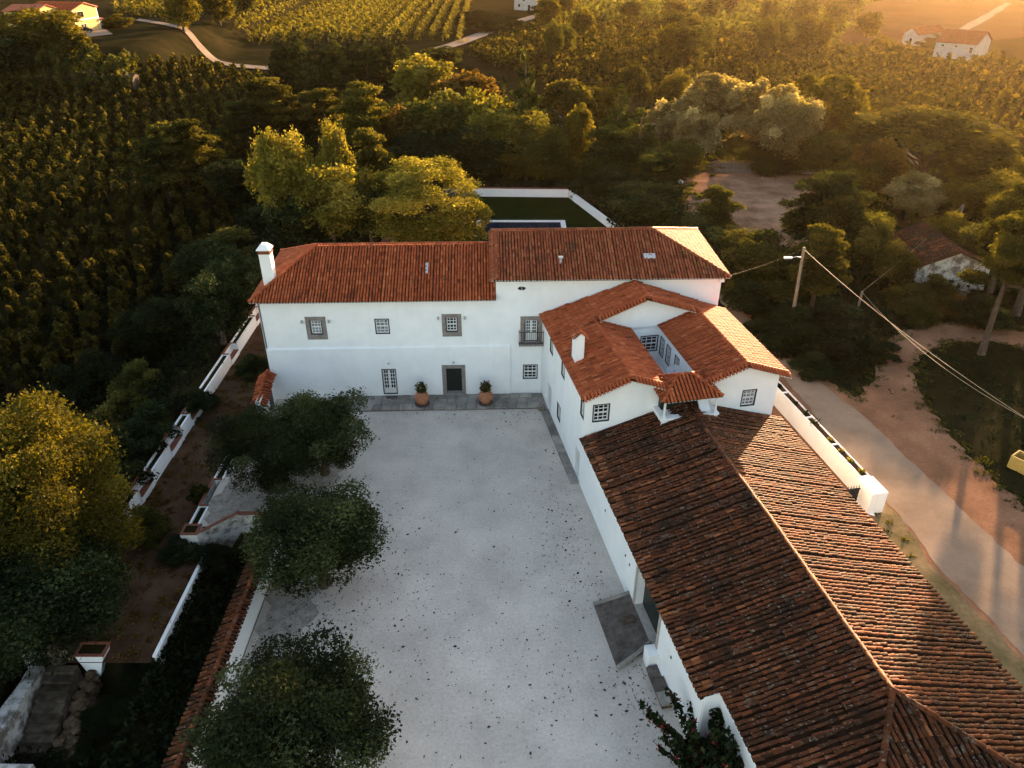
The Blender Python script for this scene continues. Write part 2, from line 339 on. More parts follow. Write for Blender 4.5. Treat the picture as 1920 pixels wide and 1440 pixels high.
# ------------------------------------------------------------------ walls, windows, roofs
class Wall:
    """vertical facade from p0 to p1; outside lies to the right of that direction"""
    def __init__(s, p0, p1):
        s.p0 = np.array(p0, float); d = np.array(p1, float) - s.p0; s.len = np.linalg.norm(d); s.d = d / s.len
        s.n = np.array([s.d[1], -s.d[0]])
    def pt(s, a, o, z):
        q = s.p0 + s.d * a + s.n * o; return (q[0], q[1], z)
    def box(s, mb, a0, a1, o0, o1, z0, z1):
        V = [s.pt(a, o, z) for z in (z0, z1) for a, o in ((a0, o1), (a1, o1), (a1, o0), (a0, o0))]
        mb.add(V, [(0,3,2,1),(4,5,6,7),(0,1,5,4),(1,2,6,5),(2,3,7,6),(3,0,4,7)])
    def face(s, mb, z0, z1, openings=(), a0=0.0, a1=None):
        a1 = s.len if a1 is None else a1
        A = sorted({a0, a1, *[v for o in openings for v in o[:2]]}); Zs = sorted({z0, z1, *[v for o in openings for v in o[2:4]]})
        for i in range(len(A)-1):
            for j in range(len(Zs)-1):
                am, zm = (A[i]+A[i+1])/2, (Zs[j]+Zs[j+1])/2
                if any(o[0] < am < o[1] and o[2] < zm < o[3] for o in openings): continue
                mb.quad(s.pt(A[i],0,Zs[j]), s.pt(A[i+1],0,Zs[j]), s.pt(A[i+1],0,Zs[j+1]), s.pt(A[i],0,Zs[j+1]))
        for (b0, b1, c0, c1, dp) in openings:
            k = [(b0,c0),(b1,c0),(b1,c1),(b0,c1)]
            for i in range(4):
                (x0,y0),(x1,y1) = k[i], k[(i+1) % 4]
                mb.quad(s.pt(x0,0,y0), s.pt(x0,-dp,y0), s.pt(x1,-dp,y1), s.pt(x1,0,y1))
            mb.quad(s.pt(b0,-dp,c0), s.pt(b1,-dp,c0), s.pt(b1,-dp,c1), s.pt(b0,-dp,c1))
def ring(w, mb, a0, a1, z0, z1, th, o0, o1, bottom=None):
    b = th if bottom is None else bottom
    w.box(mb, a0, a0+th, o0, o1, z0, z1); w.box(mb, a1-th, a1, o0, o1, z0, z1)
    w.box(mb, a0+th, a1-th, o0, o1, z1-th, z1)
    if b: w.box(mb, a0+th, a1-th, o0, o1, z0, z0+b)
def window(w, parent, a0, a1, z0, z1, dp=.16, cols=3, rows=4, curtain=False, surround=0, label=None):
    mb = MB(); ring(w, mb, a0+.003, a1-.003, z0+.003, z1-.003, .07, -dp+.02, .012); o = mb.build('window', M['trim'], parent)
    if label: o['label'] = label
    mb = MB(); x0, x1, y0, y1 = a0+.073, a1-.073, z0+.073, z1-.073; ring(w, mb, x0, x1, y0, y1, .075, -dp+.03, -dp+.09)
    for i in range(1, cols):
        c = x0 + (x1-x0)*i/cols; w.box(mb, c-.022, c+.022, -dp+.035, -dp+.08, y0+.075, y1-.075)
    for j in range(1, rows):
        c = y0 + (y1-y0)*j/rows; h = .05 if j*2 == rows else .022; w.box(mb, x0+.075, x1-.075, -dp+.032, -dp+.084, c-h, c+h)
    mb.build('sash', M['sash'], o)
    mb = MB(); mb.quad(w.pt(x0,-dp+.045,y0), w.pt(x1,-dp+.045,y0), w.pt(x1,-dp+.045,y1), w.pt(x0,-dp+.045,y1))
    mb.build('glass', M['curtain' if curtain else 'glass'], o)
    if surround:
        mb = MB(); ring(w, mb, a0-surround, a1+surround, z0-surround*1.35, z1+surround*.85, surround, -.02, .035, surround*1.35); mb.build('stone_surround', M['stone'], o)
    return o
def french_door(w, parent, a0, a1, z0, z1, dp=.18, rows=5, glazed=.78):
    mb = MB(); ring(w, mb, a0+.003, a1-.003, z0+.003, z1-.003, .065, -dp+.02, .012, .05); o = mb.build('door', M['trim'], parent)
    mb = MB(); x0, x1, y0, y1 = a0+.068, a1-.068, z0+.055, z1-.068; m = (x0+x1)/2; yb = y1-(y1-y0)*glazed
    for (q0, q1) in ((x0, m-.004), (m+.004, x1)):
        ring(w, mb, q0, q1, y0, y1, .09, -dp+.03, -dp+.08); w.box(mb, q0+.09, q1-.09, -dp+.03, -dp+.07, y0+.09, yb)
        c = (q0+q1)/2; w.box(mb, c-.02, c+.02, -dp+.035, -dp+.075, yb, y1-.09)
        for j in range(1, rows):
            z = yb + (y1-.09-yb)*j/rows; w.box(mb, q0+.09, q1-.09, -dp+.033, -dp+.078, z-.025, z+.025)
    mb.build('leaf', M['sash'], o)
    mb = MB(); mb.quad(w.pt(x0,-dp+.045,yb), w.pt(x1,-dp+.045,yb), w.pt(x1,-dp+.045,y1), w.pt(x0,-dp+.045,y1)); mb.build('glass', M['glass'], o)
    return o
ANG = np.linspace(0, math.pi, 6)
def tile_verts(o, e, u, n, ln, r1, r2, lift):
    """one cover tile: half round, wider at its lower end"""
    V = []
    for t, r, lf in ((0.0, r1, lift), (ln, r2, .004)):
        V.append(o + u*t + np.outer(np.cos(ANG), e*r) + np.outer(np.sin(ANG)*r*.92 + lf, n))
    V.append(o + u*.012 + np.outer(np.cos(ANG), e*(r1-.02)) + np.outer(np.sin(ANG)*(r1-.02)*.92 + lift - .012, n))
    return np.concatenate(V)
TF = np.array([(i, i+1, i+7, i+6) for i in range(5)] + [(i+12, i+13, i+1, i) for i in range(5)])
class Tiles:
    def __init__(s): s.V = []; s.T = []; s.D = []; s.mort = MB()
    def put(s, o, e, u, n, ln, r1, r2, tint, lift=.04): s.D.append((o, e, u, n, ln, r1, r2, lift, tint))
    def face(s, poly, sp=.215, ln=.40, r=.078, old=0.0, mortar=True, seed=0, eave_tint=0.0, sag=0.0):
        """poly[0]->poly[1] is the eave; tiles run up from it"""
        g = random.Random(seed); p = [np.array(q, float) for q in poly]
        e = p[1]-p[0]; e /= np.linalg.norm(e); n = None
        for q in p[2:]:
            c = np.cross(e, q-p[0])
            if np.linalg.norm(c) > .2: n = c/np.linalg.norm(c); break
        if n[2] < 0: n = -n
        u = np.cross(n, e); u = u if u[2] > 0 else -u
        st = [(np.dot(q-p[0], e), np.dot(q-p[0], u)) for q in p]; N = len(st)
        smin = min(a for a, b in st); smax = max(a for a, b in st); k = int((smax-smin)/sp)
        for i in range(k):
            c = smin + (i+.5)*(smax-smin)/k; ts = []
            for j in range(N):
                (a0, b0), (a1, b1) = st[j], st[(j+1) % N]
                if (a0 <= c < a1) or (a1 <= c < a0): ts.append(b0 + (b1-b0)*(c-a0)/(a1-a0))
            if len(ts) < 2: continue
            t0, t1 = min(ts), max(ts); t = t0 - .06 if t0 < .02 else t0; first = True; coltint = g.gauss(0, .08)
            off = g.gauss(0, .012*(1+old*2)); jr = g.gauss(0, .006*old)
            while t < t1 - .06:
                l = min(ln, t1-t) + .05; cc = c + off + g.gauss(0, .004 + .012*old); q = p[0] + e*cc + u*t + n*(g.gauss(0, .003+.006*old) - sag*math.sin(math.pi*min(1, max(0, (t/(t1+.01))))))
                tint = min(1, max(0, .52 + coltint + g.gauss(0, .16) + (eave_tint*g.random() if t < .7 else 0)))
                tilt = g.gauss(0, .012+.03*old); ee = e*math.cos(tilt) + u*math.sin(tilt); uu = u*math.cos(tilt) - e*math.sin(tilt)
                s.put(q, ee, uu, n, l, r*(1+jr), r*.86, tint)
                if first and mortar and t0 < .02:
                    rr_ = r*1.0; a = [q - u*.012 + e*rr_*math.cos(x) + n*(rr_*.95*math.sin(x)-.02) for x in ANG]; s.mort.add(a, [tuple(range(6))])
                first = False; t += ln
    def ridge(s, A, B, r=.125, ln=.40, old=0.0, seed=1, base=.45):
        g = random.Random(seed); A, B = np.array(A, float), np.array(B, float); d = B-A; L_ = np.linalg.norm(d); u = d/L_
        e = np.cross(u, [0, 0, 1.0]); e /= np.linalg.norm(e); n = np.cross(e, u); k = max(1, int(round(L_/ln)))
        for i in range(k):
            s.put(A + d*i/k + n*(.02 + g.gauss(0, .006+.01*old)), e, u, n, L_/k+.05, r, r*.88, min(1, max(0, base+g.gauss(0, .15))), .02)
    def verge(s, A, B, out, r=.088, ln=.46, sp=.235, seed=2):
        """short tiles laid across a gable edge, pointing out and down"""
        g = random.Random(seed); A, B = np.array(A, float), np.array(B, float); d = B-A; L_ = np.linalg.norm(d); e = d/L_
        o = np.array([*out, -.42]); o /= np.linalg.norm(o); u = -o; n = np.cross(e, u); n = n if n[2] > 0 else -n; n /= np.linalg.norm(n)
        for i in range(int(L_/sp)):
            q = A + e*(i+.5)*sp + o*ln + n*.03
            s.put(q, e, u, n, ln+.05, r, r*.86, min(1, max(0, .55+g.gauss(0, .14))))
            a = [q - u*.012 + e*r*math.cos(x) + n*(r*.95*math.sin(x)-.02) for x in ANG]; s.mort.add(a, [tuple(range(6))])
    def build(s, mat, parent, singles=None):
        D = s.D; one = []
        if singles is not None:
            order = singles(D); one = set(order)
        V = []; T = []
        for i, (o, e, u, n, ln, r1, r2, lf, t) in enumerate(D):
            if i in one if one else False: continue
            V.append(tile_verts(o, e, u, n, ln, r1, r2, lf)); T.append(t)
        k = len(V); Fs = (TF[None] + (np.arange(k)*18)[:, None, None]).reshape(-1, 4)
        link('tile_covering', raw_mesh('tile_covering', np.concatenate(V), Fs, mat, np.repeat(T, 18), True), parent, 'stuff')
        if one:
            var = []
            for j in range(24):
                t = (j+.5)/24; v = tile_verts(np.zeros(3), np.array([1., 0, 0]), np.array([0, 1., 0]), np.array([0, 0, 1.]), .45, .086, .074, .03)
                var.append(raw_mesh('roof_tile', v, TF, mat, np.full(18, t), True))
            for i in one:
                o, e, u, n, ln, r1, r2, lf, t = D[i]; ob = link('roof_tile', var[min(23, int(t*24))], parent)
                ob.matrix_local = Matrix(((e[0], u[0], n[0], o[0]), (e[1], u[1], n[1], o[1]), (e[2], u[2], n[2], o[2]), (0, 0, 0, 1)))
        if s.mort.v: s.mort.build('eave_mortar', M['mortar'], parent, 'stuff')
def roof_part(parent, polys, mat, name='roof', drop=.14):
    mb = MB()
    for poly in polys:
        p = [np.array(q, float) for q in poly]; n = np.zeros(3)
        for i in range(len(p)): n += np.cross(p[i]-p[0], p[(i+1) % len(p)]-p[0])
        n /= np.linalg.norm(n); n = n if n[2] > 0 else -n; k = len(p)
        V = [q + n*.002 for q in p] + [q - n*drop for q in p]
        mb.add(V, [tuple(range(k)), tuple(range(k, 2*k))[::-1]] + [(i, (i+1) % k, k+(i+1) % k, k+i) for i in range(k)])
    return mb.build(name, mat, parent)
def chimney(parent, x0, x1, y0, y1, z0, z1, tiled=False):
    mb = MB(); mb.box(x0, x1, y0, y1, z0, z1); c = mb.build('chimney', M['white'], parent)
    cx, cy = (x0+x1)/2, (y0+y1)/2
    if tiled:
        mb = MB(); mb.add([(x0-.02,y0-.02,z1),(x1+.02,y0-.02,z1),(x1+.02,y1+.02,z1),(x0-.02,y1+.02,z1),(cx,y0-.02,z1+.28),(cx,y1+.02,z1+.28)], [(0,1,4),(2,3,5),(1,2,5,4),(3,0,4,5),(0,3,2,1)]); mb.build('cap', M['white'], c)
        t = Tiles(); a = .13
        for sgn, xe in ((1, x0-a), (-1, x1+a)):
            A = [(xe, y0-a, z1-.03), (xe, y1+a, z1-.03), (cx, y1+a, z1+.31), (cx, y0-a, z1+.31)]
            t.face(A if sgn > 0 else [A[1], A[0], A[3], A[2]], sp=.2, ln=.36, seed=5)
        t.ridge((cx, y0-a, z1+.36), (cx, y1+a, z1+.36), .09); t.build(M['tile'], c)
    else:
        mb = MB()
        mb.box(x0-.06, x1+.06, y0-.06, y1+.06, z1, z1+.07)
        for px_, py_ in ((x0, y0), (x1-.12, y0), (x0, y1-.12), (x1-.12, y1-.12), (cx-.06, y0), (cx-.06, y1-.12), (x0, cy-.06), (x1-.12, cy-.06), (cx-.24, y0), (cx+.12, y0)): mb.box(px_, px_+.12, py_, py_+.12, z1+.07, z1+.27)
        mb.build('vent', M['brick'], c)
        mb = MB(); b = z1+.27; mb.box(x0-.1, x1+.1, y0-.1, y1+.1, b, b+.06)
        V = [(x0-.1,y0-.1,b+.06),(x1+.1,y0-.1,b+.06),(x1+.1,y1+.1,b+.06),(x0-.1,y1+.1,b+.06),(cx-.16,cy-.2,b+.42),(cx+.16,cy-.2,b+.42),(cx+.16,cy+.2,b+.42),(cx-.16,cy+.2,b+.42)]
        mb.add(V, [(0,1,5,4),(1,2,6,5),(2,3,7,6),(3,0,4,7),(4,5,6,7)]); mb.build('cap', M['white'], c)
    return c

# ---- main house: lower left block and taller right block on one long facade
TM, TW = R(1.8), R(10.8)
OM = P(957, 737.2, .2); OW = P(1087.5, 907.5, .1)
house = thing('manor_house', 'long white two storey house with hipped red tile roofs facing the gravel court', 'house', (OM[0], OM[1], 0), TM)
XL, XM, XR, DH = -18.16, -1.03, 15.25, 9.1
mb = MB()
fw = Wall((XL, 0), (XR, 0)); s0 = -XL
def op(x0, x1, z0, z1, d): return (x0+s0, x1+s0, z0, z1, d)
LOW = [op(-9.80, -8.70, .30, 2.55, .18), op(-4.93, -3.70, .30, 2.56, .42)]
UPP = [op(-14.68, -13.78, 5.50, 6.72, .16), op(-9.95, -8.88, 5.47, 6.73, .16), op(-4.76, -3.86, 5.56, 6.80, .16)]
RGT = [op(.96, 2.10, 1.40, 2.68, .16), op(1.05, 2.06, 4.66, 6.50, .18)]
fw.face(mb, 0, 4.33, LOW, 0, s0-.02)                                   # thicker ground storey
up = Wall((XL+.1, .12), (XR, .12))
def sh(o): return (o[0]-.1, o[1]-.1, *o[2:])
up.face(mb, 4.33, 8.3, [sh(o) for o in UPP], 0, s0-.1+XM)
up.face(mb, 0, 9.75, [sh(o) for o in RGT], s0-.1+XM)
mb.quad((XL, 0, 4.33), (-.02, 0, 4.33), (-.02, .12, 4.40), (XL, .12, 4.40)); mb.quad((-.02, 0, 0), (-.02, .12, 0), (-.02, .12, 4.40), (-.02, 0, 4.33))
Wall((XL, DH), (XL, 0)).face(mb, -1.2, 8.3); Wall((XR, .12), (XR, DH)).face(mb, 0, 9.75)
Wall((XR, DH), (XM, DH)).face(mb, 0, 9.75); Wall((XM, DH), (XL, DH)).face(mb, -1.2, 8.3); Wall((XM, DH), (XM, .12)).face(mb, 8.2, 9.75)
mb.add([(XM, .12, 9.75), (XM, DH, 9.75), (XM, 4.55, 11.4)], [(0, 1, 2)])
mb.build('wall', M['white'], house)
mb = MB(); mb.box(XL-.05, XM, -.02, .3, 8.16, 8.3); mb.box(XL-.05, XL+.3, .3, DH+.05, 8.16, 8.3); mb.box(XM-.02, XR+.05, -.05, .3, 9.6, 9.78); mb.box(XR-.2, XR+.14, -.1, DH+.1, 9.36, 9.55); mb.box(XR-.2, XR+.08, -.05, DH+.05, 9.55, 9.76)
mb.build('cornice', M['white'], house)
window(up, house, *sh(UPP[0])[:4], curtain=True, surround=.29, label='curtained window with grey stone surround, above the shade tree')
window(up, house, *sh(UPP[1])[:4], curtain=True)
window(up, house, *sh(UPP[2])[:4], surround=.27, label='dark window with grey stone surround above the doorway')
window(up, house, *sh(RGT[0])[:4])
french_door(fw, house, *LOW[0][:4])
bd = french_door(up, house, *sh(RGT[1])[:4], rows=4, glazed=.62)
mb = MB(); q = sh(RGT[1]); ring(up, mb, q[0]-.3, q[1]+.3, q[2]-.04, q[3]+.26, .3, -.02, .04, 0); mb.build('stone_surround', M['stone'], bd)
mb = MB(); a0, a1 = q[0]-.42, q[1]+.42; up.box(mb, a0, a1, 0, .42, q[2]-.2, q[2]-.04); bal = mb.build('balcony', M['stone'], house)
mb = MB(); zt = q[2]+.95
for k in range(13): c = a0+.03+(a1-a0-.06)*k/12; up.box(mb, c-.011, c+.011, .375, .397, q[2]-.04, zt)
for o_ in (.12, .25):
    for c in (a0+.03, a1-.03): up.box(mb, c-.011, c+.011, o_-.011, o_+.011, q[2]-.04, zt)
for c in (a0+.03, a1-.03): up.box(mb, c-.02, c+.02, 0, .4, zt, zt+.035)
up.box(mb, a0, a1, .37, .41, zt, zt+.035); up.box(mb, a0, a1, .375, .4, q[2]+.05, q[2]+.075); mb.build('railing', M['iron'], bal)
mb = MB(); q = LOW[1]; fw.box(mb, q[0]+.01, q[1]-.01, -.41, -.35, q[2]+.01, q[3]-.01); dd = mb.build('door', M['dark_door'], house)
mb = MB(); ring(fw, mb, q[0]-.28, q[1]+.26, .2, q[3]+.25, .28, -.05, .05, 0); mb.build('stone_surround', M['stone'], dd)
mb = MB(); fw.box(mb, q[0]-.05, q[1]+.05, -.34, .18, .2, .31); mb.build('threshold', M['slab'], dd)
n = 20; mb = MB()                                                       # small oval light high on the right block
oc = [(.83+s0-.1+.30*math.cos(2*math.pi*k/n), .03, 9.0+.16*math.sin(2*math.pi*k/n)) for k in range(n)]
mb.add([up.pt(*c) for c in oc] + [up.pt(c[0], -.05, c[2]) for c in oc], [tuple(range(n))] + [(k, (k+1) % n, n+(k+1) % n, n+k) for k in range(n)]); ov = mb.build('oval_window', M['glass'], house)
mb = MB(); up.box(mb, .83+s0-.1-.012, .83+s0-.1+.012, .03, .045, 8.85, 9.15); mb.tube([up.pt(.83+s0-.1+.31*math.cos(2*math.pi*k/n), .02, 9.0+.17*math.sin(2*math.pi*k/n)) for k in range(n+1)], [.03]*(n+1), 5, False); mb.build('sash', M['white'], ov)
for (a, z) in ((-15.2, 6.62), (-13.25, 6.62), (-5.28, 6.75), (-3.34, 6.75)):
    mb = MB(); up.box(mb, a+s0-.1-.07, a+s0-.1+.07, -.01, .16, z-.13, z+.08); mb.build('wall_lamp', M['metal'], house)
for a in (-9.2, -4.3):
    mb = MB(); fw.box(mb, a+s0-.07, a+s0+.07, -.01, .13, 3.0, 3.1); mb.build('wall_lamp', M['metal'], house)
E1, E2, RZ1, RZ2, YR = 8.38, 9.86, 10.72, 11.72, 4.55
a = .42; xl, xm, xr = XL-a, XM-.3, XR+a; y0, y1 = -a, DH+a; xa, xb = -14.4, 10.8
PL = [[(xl,y0,E1),(XM,y0,E1),(XM,YR,RZ1),(xa,YR,RZ1)], [(XM,y1,E1),(xl,y1,E1),(xa,YR,RZ1),(XM,YR,RZ1)], [(xl,y1,E1),(xl,y0,E1),(xa,YR,RZ1)]]
PR = [[(xm,y0,E2),(xr,y0,E2),(xb,YR,RZ2),(xm,YR,RZ2)], [(xr,y1,E2),(xm,y1,E2),(xm,YR,RZ2),(xb,YR,RZ2)], [(xr,y0,E2),(xr,y1,E2),(xb,YR,RZ2)]]
r1 = roof_part(house, PL, M['tile_under']); t = Tiles()
for i, p in enumerate(PL): t.face(p, seed=10+i)
t.ridge((xa, YR, RZ1+.05), (XM, YR, RZ1+.05)); t.ridge((xl, y0, E1+.06), (xa, YR, RZ1+.06)); t.ridge((xl, y1, E1+.06), (xa, YR, RZ1+.06))
t.build(M['tile'], r1)
chimney(house, -17.92, -17.12, 1.55, 2.3, 8.2, 11.25)
r2 = roof_part(house, PR, M['tile_under']); t = Tiles()
for i, p in enumerate(PR): t.face(p, seed=20+i, old=.25)
t.ridge((xm, YR, RZ2+.05), (xb, YR, RZ2+.05), seed=3); t.ridge((xr, y0, E2+.06), (xb, YR, RZ2+.06)); t.ridge((xr, y1, E2+.06), (xb, YR, RZ2+.06))
t.ridge((xm+.38, y0, E2+.08), (xm+.38, YR, RZ2+.08), .11); t.verge((xm+.3, y0, E2+.05), (xm+.3, YR, RZ2+.05), (-1, 0)); t.verge((xm+.3, y1, E2+.05), (xm+.3, YR, RZ2+.05), (-1, 0))
t.build(M['tile_moss'], r2)
def on_face(p, s, tt):
    p = [np.array(q, float) for q in p]; e = p[1]-p[0]; e /= np.linalg.norm(e); m = np.array([-e[1], e[0], 0]); sl = (p[2][2]-p[0][2])/abs(np.dot(p[2]-p[0], m)); return p[0]+e*s+m*tt+np.array([0, 0, sl*tt])
def glass_tile(par, p, s, tt, w, l, mat, nm):
    A, B, C_, D_ = on_face(p, s, tt), on_face(p, s+w, tt), on_face(p, s+w, tt+l), on_face(p, s, tt+l); up_ = np.array([0, 0, .10]); mb = MB()
    mb.add([A+up_, B+up_, C_+up_, D_+up_, A, B, C_, D_], [(0,1,2,3),(0,4,5,1),(1,5,6,2),(2,6,7,3),(3,7,4,0)]); mb.build(nm, mat, par)
glass_tile(r2, PR[0], 11.1, 1.9, .85, .45, M['metal'], 'skylight'); glass_tile(r1, PL[0], 12.4, 2.3, .2, .9, M['metal'], 'skylight')
mb = MB(); q = on_face(PR[0], 5.0, 1.6); mb.tube([q, q+np.array([0, 0, .42])], [.09, .09], 8); mb.box(q[0]-.16, q[0]+.16, q[1]-.16, q[1]+.16, q[2]+.42, q[2]+.5); mb.build('vent_pipe', M['metal'], r2)

# ---- wing: two gabled ranges round a small patio, higher cross range behind
wing = thing('house_wing', 'white wing with several small gabled red tile roofs joining the long house to the barn', 'house', (OW[0], OW[1], 0), TW)
YF, YB = -.15, 7.6
def mline(x):                                                           # facade of the main house in wing coordinates
    gx_ = OM[0]-OW[0]; gy_ = OM[1]-OW[1]; th = TM-TW
    ox, oy = gx_*math.cos(TW)+gy_*math.sin(TW), -gx_*math.sin(TW)+gy_*math.cos(TW)
    return oy + (x-ox)*math.tan(th) + .05
XA, XB, XC, XD = 0.0, 5.05, 7.65, 12.62
lw = Wall((0, mline(0)), (0, YF)); LL = lw.len
def wy(y0_, y1_, z0_, z1_, d): s_ = lambda y: mline(0)-y; return (s_(y1_), s_(y0_), z0_, z1_, d)
LO = [wy(.45, 1.4, .1, 2.25, .45), wy(8.3, 9.4, .1, 2.35, .45), wy(5.55, 6.5, 1.15, 2.45, .16), wy(8.2, 9.1, 5.1, 6.4, .16), wy(4.85, 5.75, 5.1, 6.4, .16), wy(.05, .85, 5.05, 6.3, .16)]
mb = MB(); lw.face(mb, 0, 6.86, LO)
wf = Wall((0, YF), (XB, YF)); WF = [(.48, 1.58, 4.98, 6.28, .16)]; wf.face(mb, 2.5, 6.9, WF)
mb.add([(0, YF, 6.9), (XB, YF, 6.9), (XB, YF, 7.15), (2.66, YF, 7.95)], [(0, 1, 2, 3)])
rf = Wall((XC, YF), (XD, YF)); RF = [(2.62, 3.62, 4.95, 6.2, .16)]; rf.face(mb, 2.5, 7.1, RF)
mb.add([(XC, YF, 7.1), (XD, YF, 7.1), (10.08, YF, 8.15)], [(0, 1, 2)])
Wall((XD, YF), (XD, mline(XD))).face(mb, 0, 7.15)
pw = Wall((XC, YB), (XC, YF)); PO = [(.15, .95, 5.0, 6.45, .12), (1.35, 2.15, 5.0, 6.45, .12), (2.9, 3.7, 5.0, 6.45, .12)]; pw.face(mb, 4.2, 7.2, PO)
Wall((XB, YF), (XB, YB)).face(mb, 4.2, 7.1)
bw = Wall((XB, YB), (XC, YB)); BO = [(1.15, 2.5, 5.15, 6.45, .12)]; bw.face(mb, 4.2, 7.1, BO)
mb.add([(.3, YB, 6.9), (XD-.3, YB, 7.1), (6.3, YB, 9.4)], [(0, 1, 2)]); mb.quad((XB, YB+.0, 7.1), (XC, YB, 7.1), (XC, YB, 7.2), (XB, YB, 7.2))
mb.quad((XB, YF, 4.25), (XC, YF, 4.25), (XC, YB, 4.25), (XB, YB, 4.25)); Wall((XB, YF), (XC, YF)).face(mb, 2.5, 5.6)
mb.build('wall', M['white'], wing)
for o_ in LO[2:]: window(lw, wing, *o_[:4])
for o_ in LO[:2]:
    mb = MB(); lw.box(mb, o_[0]+.01, o_[1]-.01, -.44, -.40, o_[2]+.01, o_[3]-.01); mb.build('door', M['trim'], wing)
window(wf, wing, *WF[0][:4]); window(rf, wing, *RF[0][:4], curtain=True)
for o_ in PO: window(pw, wing, *o_[:4], dp=.12)
window(bw, wing, *BO[0][:4], dp=.12)
zl, zr, zt = 6.94, 7.2, 9.53; ye = YF-.38; KL = (zt-zl)/6.6; KR = (zt-zr)/6.8
zL2 = zl+2.96*KL; zR2 = zr+3.02*KR; yv = YB-.36
ml, mt_, mr_ = mline(-.3)-.02, mline(6.3)-.02, mline(13.1)-.02
PW = [[(-.3, ml, zl), (-.3, ye, zl), (2.66, ye, zL2), (2.66, yv, zL2), (6.3, yv, zt), (6.3, mt_, zt)],
      [(5.32, ye, 7.16), (5.32, YB, 7.16), (2.66, YB, zL2), (2.66, ye, zL2)],
      [(13.1, ye, zr), (13.1, mr_, zr), (6.3, mt_, zt), (6.3, yv, zt), (10.08, yv, zR2), (10.08, ye, zR2)],
      [(7.4, YB, 7.22), (7.4, ye, 7.22), (10.08, ye, zR2), (10.08, YB, zR2)]]
r3 = roof_part(wing, PW, M['tile_under']); t = Tiles()
for i, p in enumerate(PW): t.face(p, seed=30+i)
t.ridge((2.66, ye, zL2+.05), (2.66, YB, zL2+.05)); t.ridge((10.08, ye, zR2+.05), (10.08, YB, zR2+.05)); t.ridge((6.3, yv, zt+.05), (6.3, mt_, zt+.05))
for A, B in (((-.25, ye+.12, zl+.1), (2.66, ye+.12, zL2+.1)), ((5.27, ye+.12, 7.24), (2.66, ye+.12, zL2+.1)), ((13.05, ye+.12, zr+.1), (10.08, ye+.12, zR2+.1)), ((7.45, ye+.12, 7.3), (10.08, ye+.12, zR2+.1))):
    t.verge(A, B, (0, -1)); t.ridge((A[0], A[1]+.1, A[2]), (B[0], B[1]+.1, B[2]), .1)
for A, B in (((2.9, yv+.12, zL2+.19), (6.3, yv+.12, zt+.1)), ((9.85, yv+.12, zR2+.17), (6.3, yv+.12, zt+.1))):
    t.verge(A, B, (0, -1)); t.ridge((A[0], A[1]+.1, A[2]), (B[0], B[1]+.1, B[2]), .1)
t.build(M['tile'], r3)
chimney(wing, .28, .84, 3.5, 4.4, 6.9, 9.0, True)
# porch with its own hipped roof between the two gables
mb = MB(); mb.box(4.42, 8.02, -1.62, YF, 4.6, 5.62); mb.add([(4.42, -1.62, 4.6), (4.42, -1.62, 5.62), (4.42, -1.1, 4.6), (4.1, -1.9, 5.0)], [(0, 1, 3), (0, 3, 2), (1, 2, 3)]); mb.box(4.36, 8.08, -1.68, -1.3, 5.62, 5.74); mb.box(4.36, 4.7, -1.3, YF, 5.62, 5.74); mb.box(7.74, 8.08, -1.3, YF, 5.62, 5.74)
mb.add([(7.0, -1.3, 5.74), (7.7, -1.3, 5.74), (7.7, -1.05, 5.74), (7.0, -1.05, 5.74), (7.1, -.2, 6.5), (7.7, -.2, 6.5)], [(0, 1, 5, 4), (1, 2, 5), (0, 4, 3), (3, 4, 5, 2)])
porch = mb.build('porch', M['white'], wing)
for x_ in (4.56, 7.86):
    mb = MB(); mb.tube([(x_, -1.5, 5.74), (x_, -1.5, 6.9)], [.085, .07], 10); mb.box(x_-.12, x_+.12, -1.62, -1.38, 5.74, 5.86); mb.box(x_-.1, x_+.1, -1.6, -1.4, 6.84, 6.94); mb.build('post', M['sash'], porch)
mb = MB(); mb.box(4.7, 7.7, -.5, YF-.01, 5.62, 6.85); mb.build('doorway', M['dark_door'], porch)
zp, zq = 6.96, 7.78; f = [(4.3, -1.72, zp), (8.12, -1.72, zp), (8.0, 1.2, zp), (4.4, 1.2, zp)]; g0, g1 = (5.75, -.12, zq), (6.62, -.12, zq)
PP = [[f[0], f[1], g1, g0], [f[1], f[2], g1], [f[2], f[3], g0, g1], [f[3], f[0], g0]]
r4 = roof_part(porch, PP, M['tile_under'], drop=.08); t = Tiles()
for i, p in enumerate(PP): t.face(p, seed=40+i, sp=.225)
t.ridge(g0[:2]+(zq+.04,), g1[:2]+(zq+.04,), .1)
for c, g_ in ((f[0], g0), (f[3], g0), (f[1], g1), (f[2], g1)): t.ridge((c[0], c[1], c[2]+.05), (g_[0], g_[1], g_[2]+.05), .1)
V_ = [tile_verts(*d[:8]) for d in t.D]; k = len(V_)
link('tile_covering', raw_mesh('tile_covering', np.concatenate(V_), (TF[None]+(np.arange(k)*18)[:, None, None]).reshape(-1, 4), M['tile'], np.repeat([d[8] for d in t.D], 18), True), porch, 'stuff'); t.mort.build('eave_mortar', M['mortar'], porch, 'stuff')

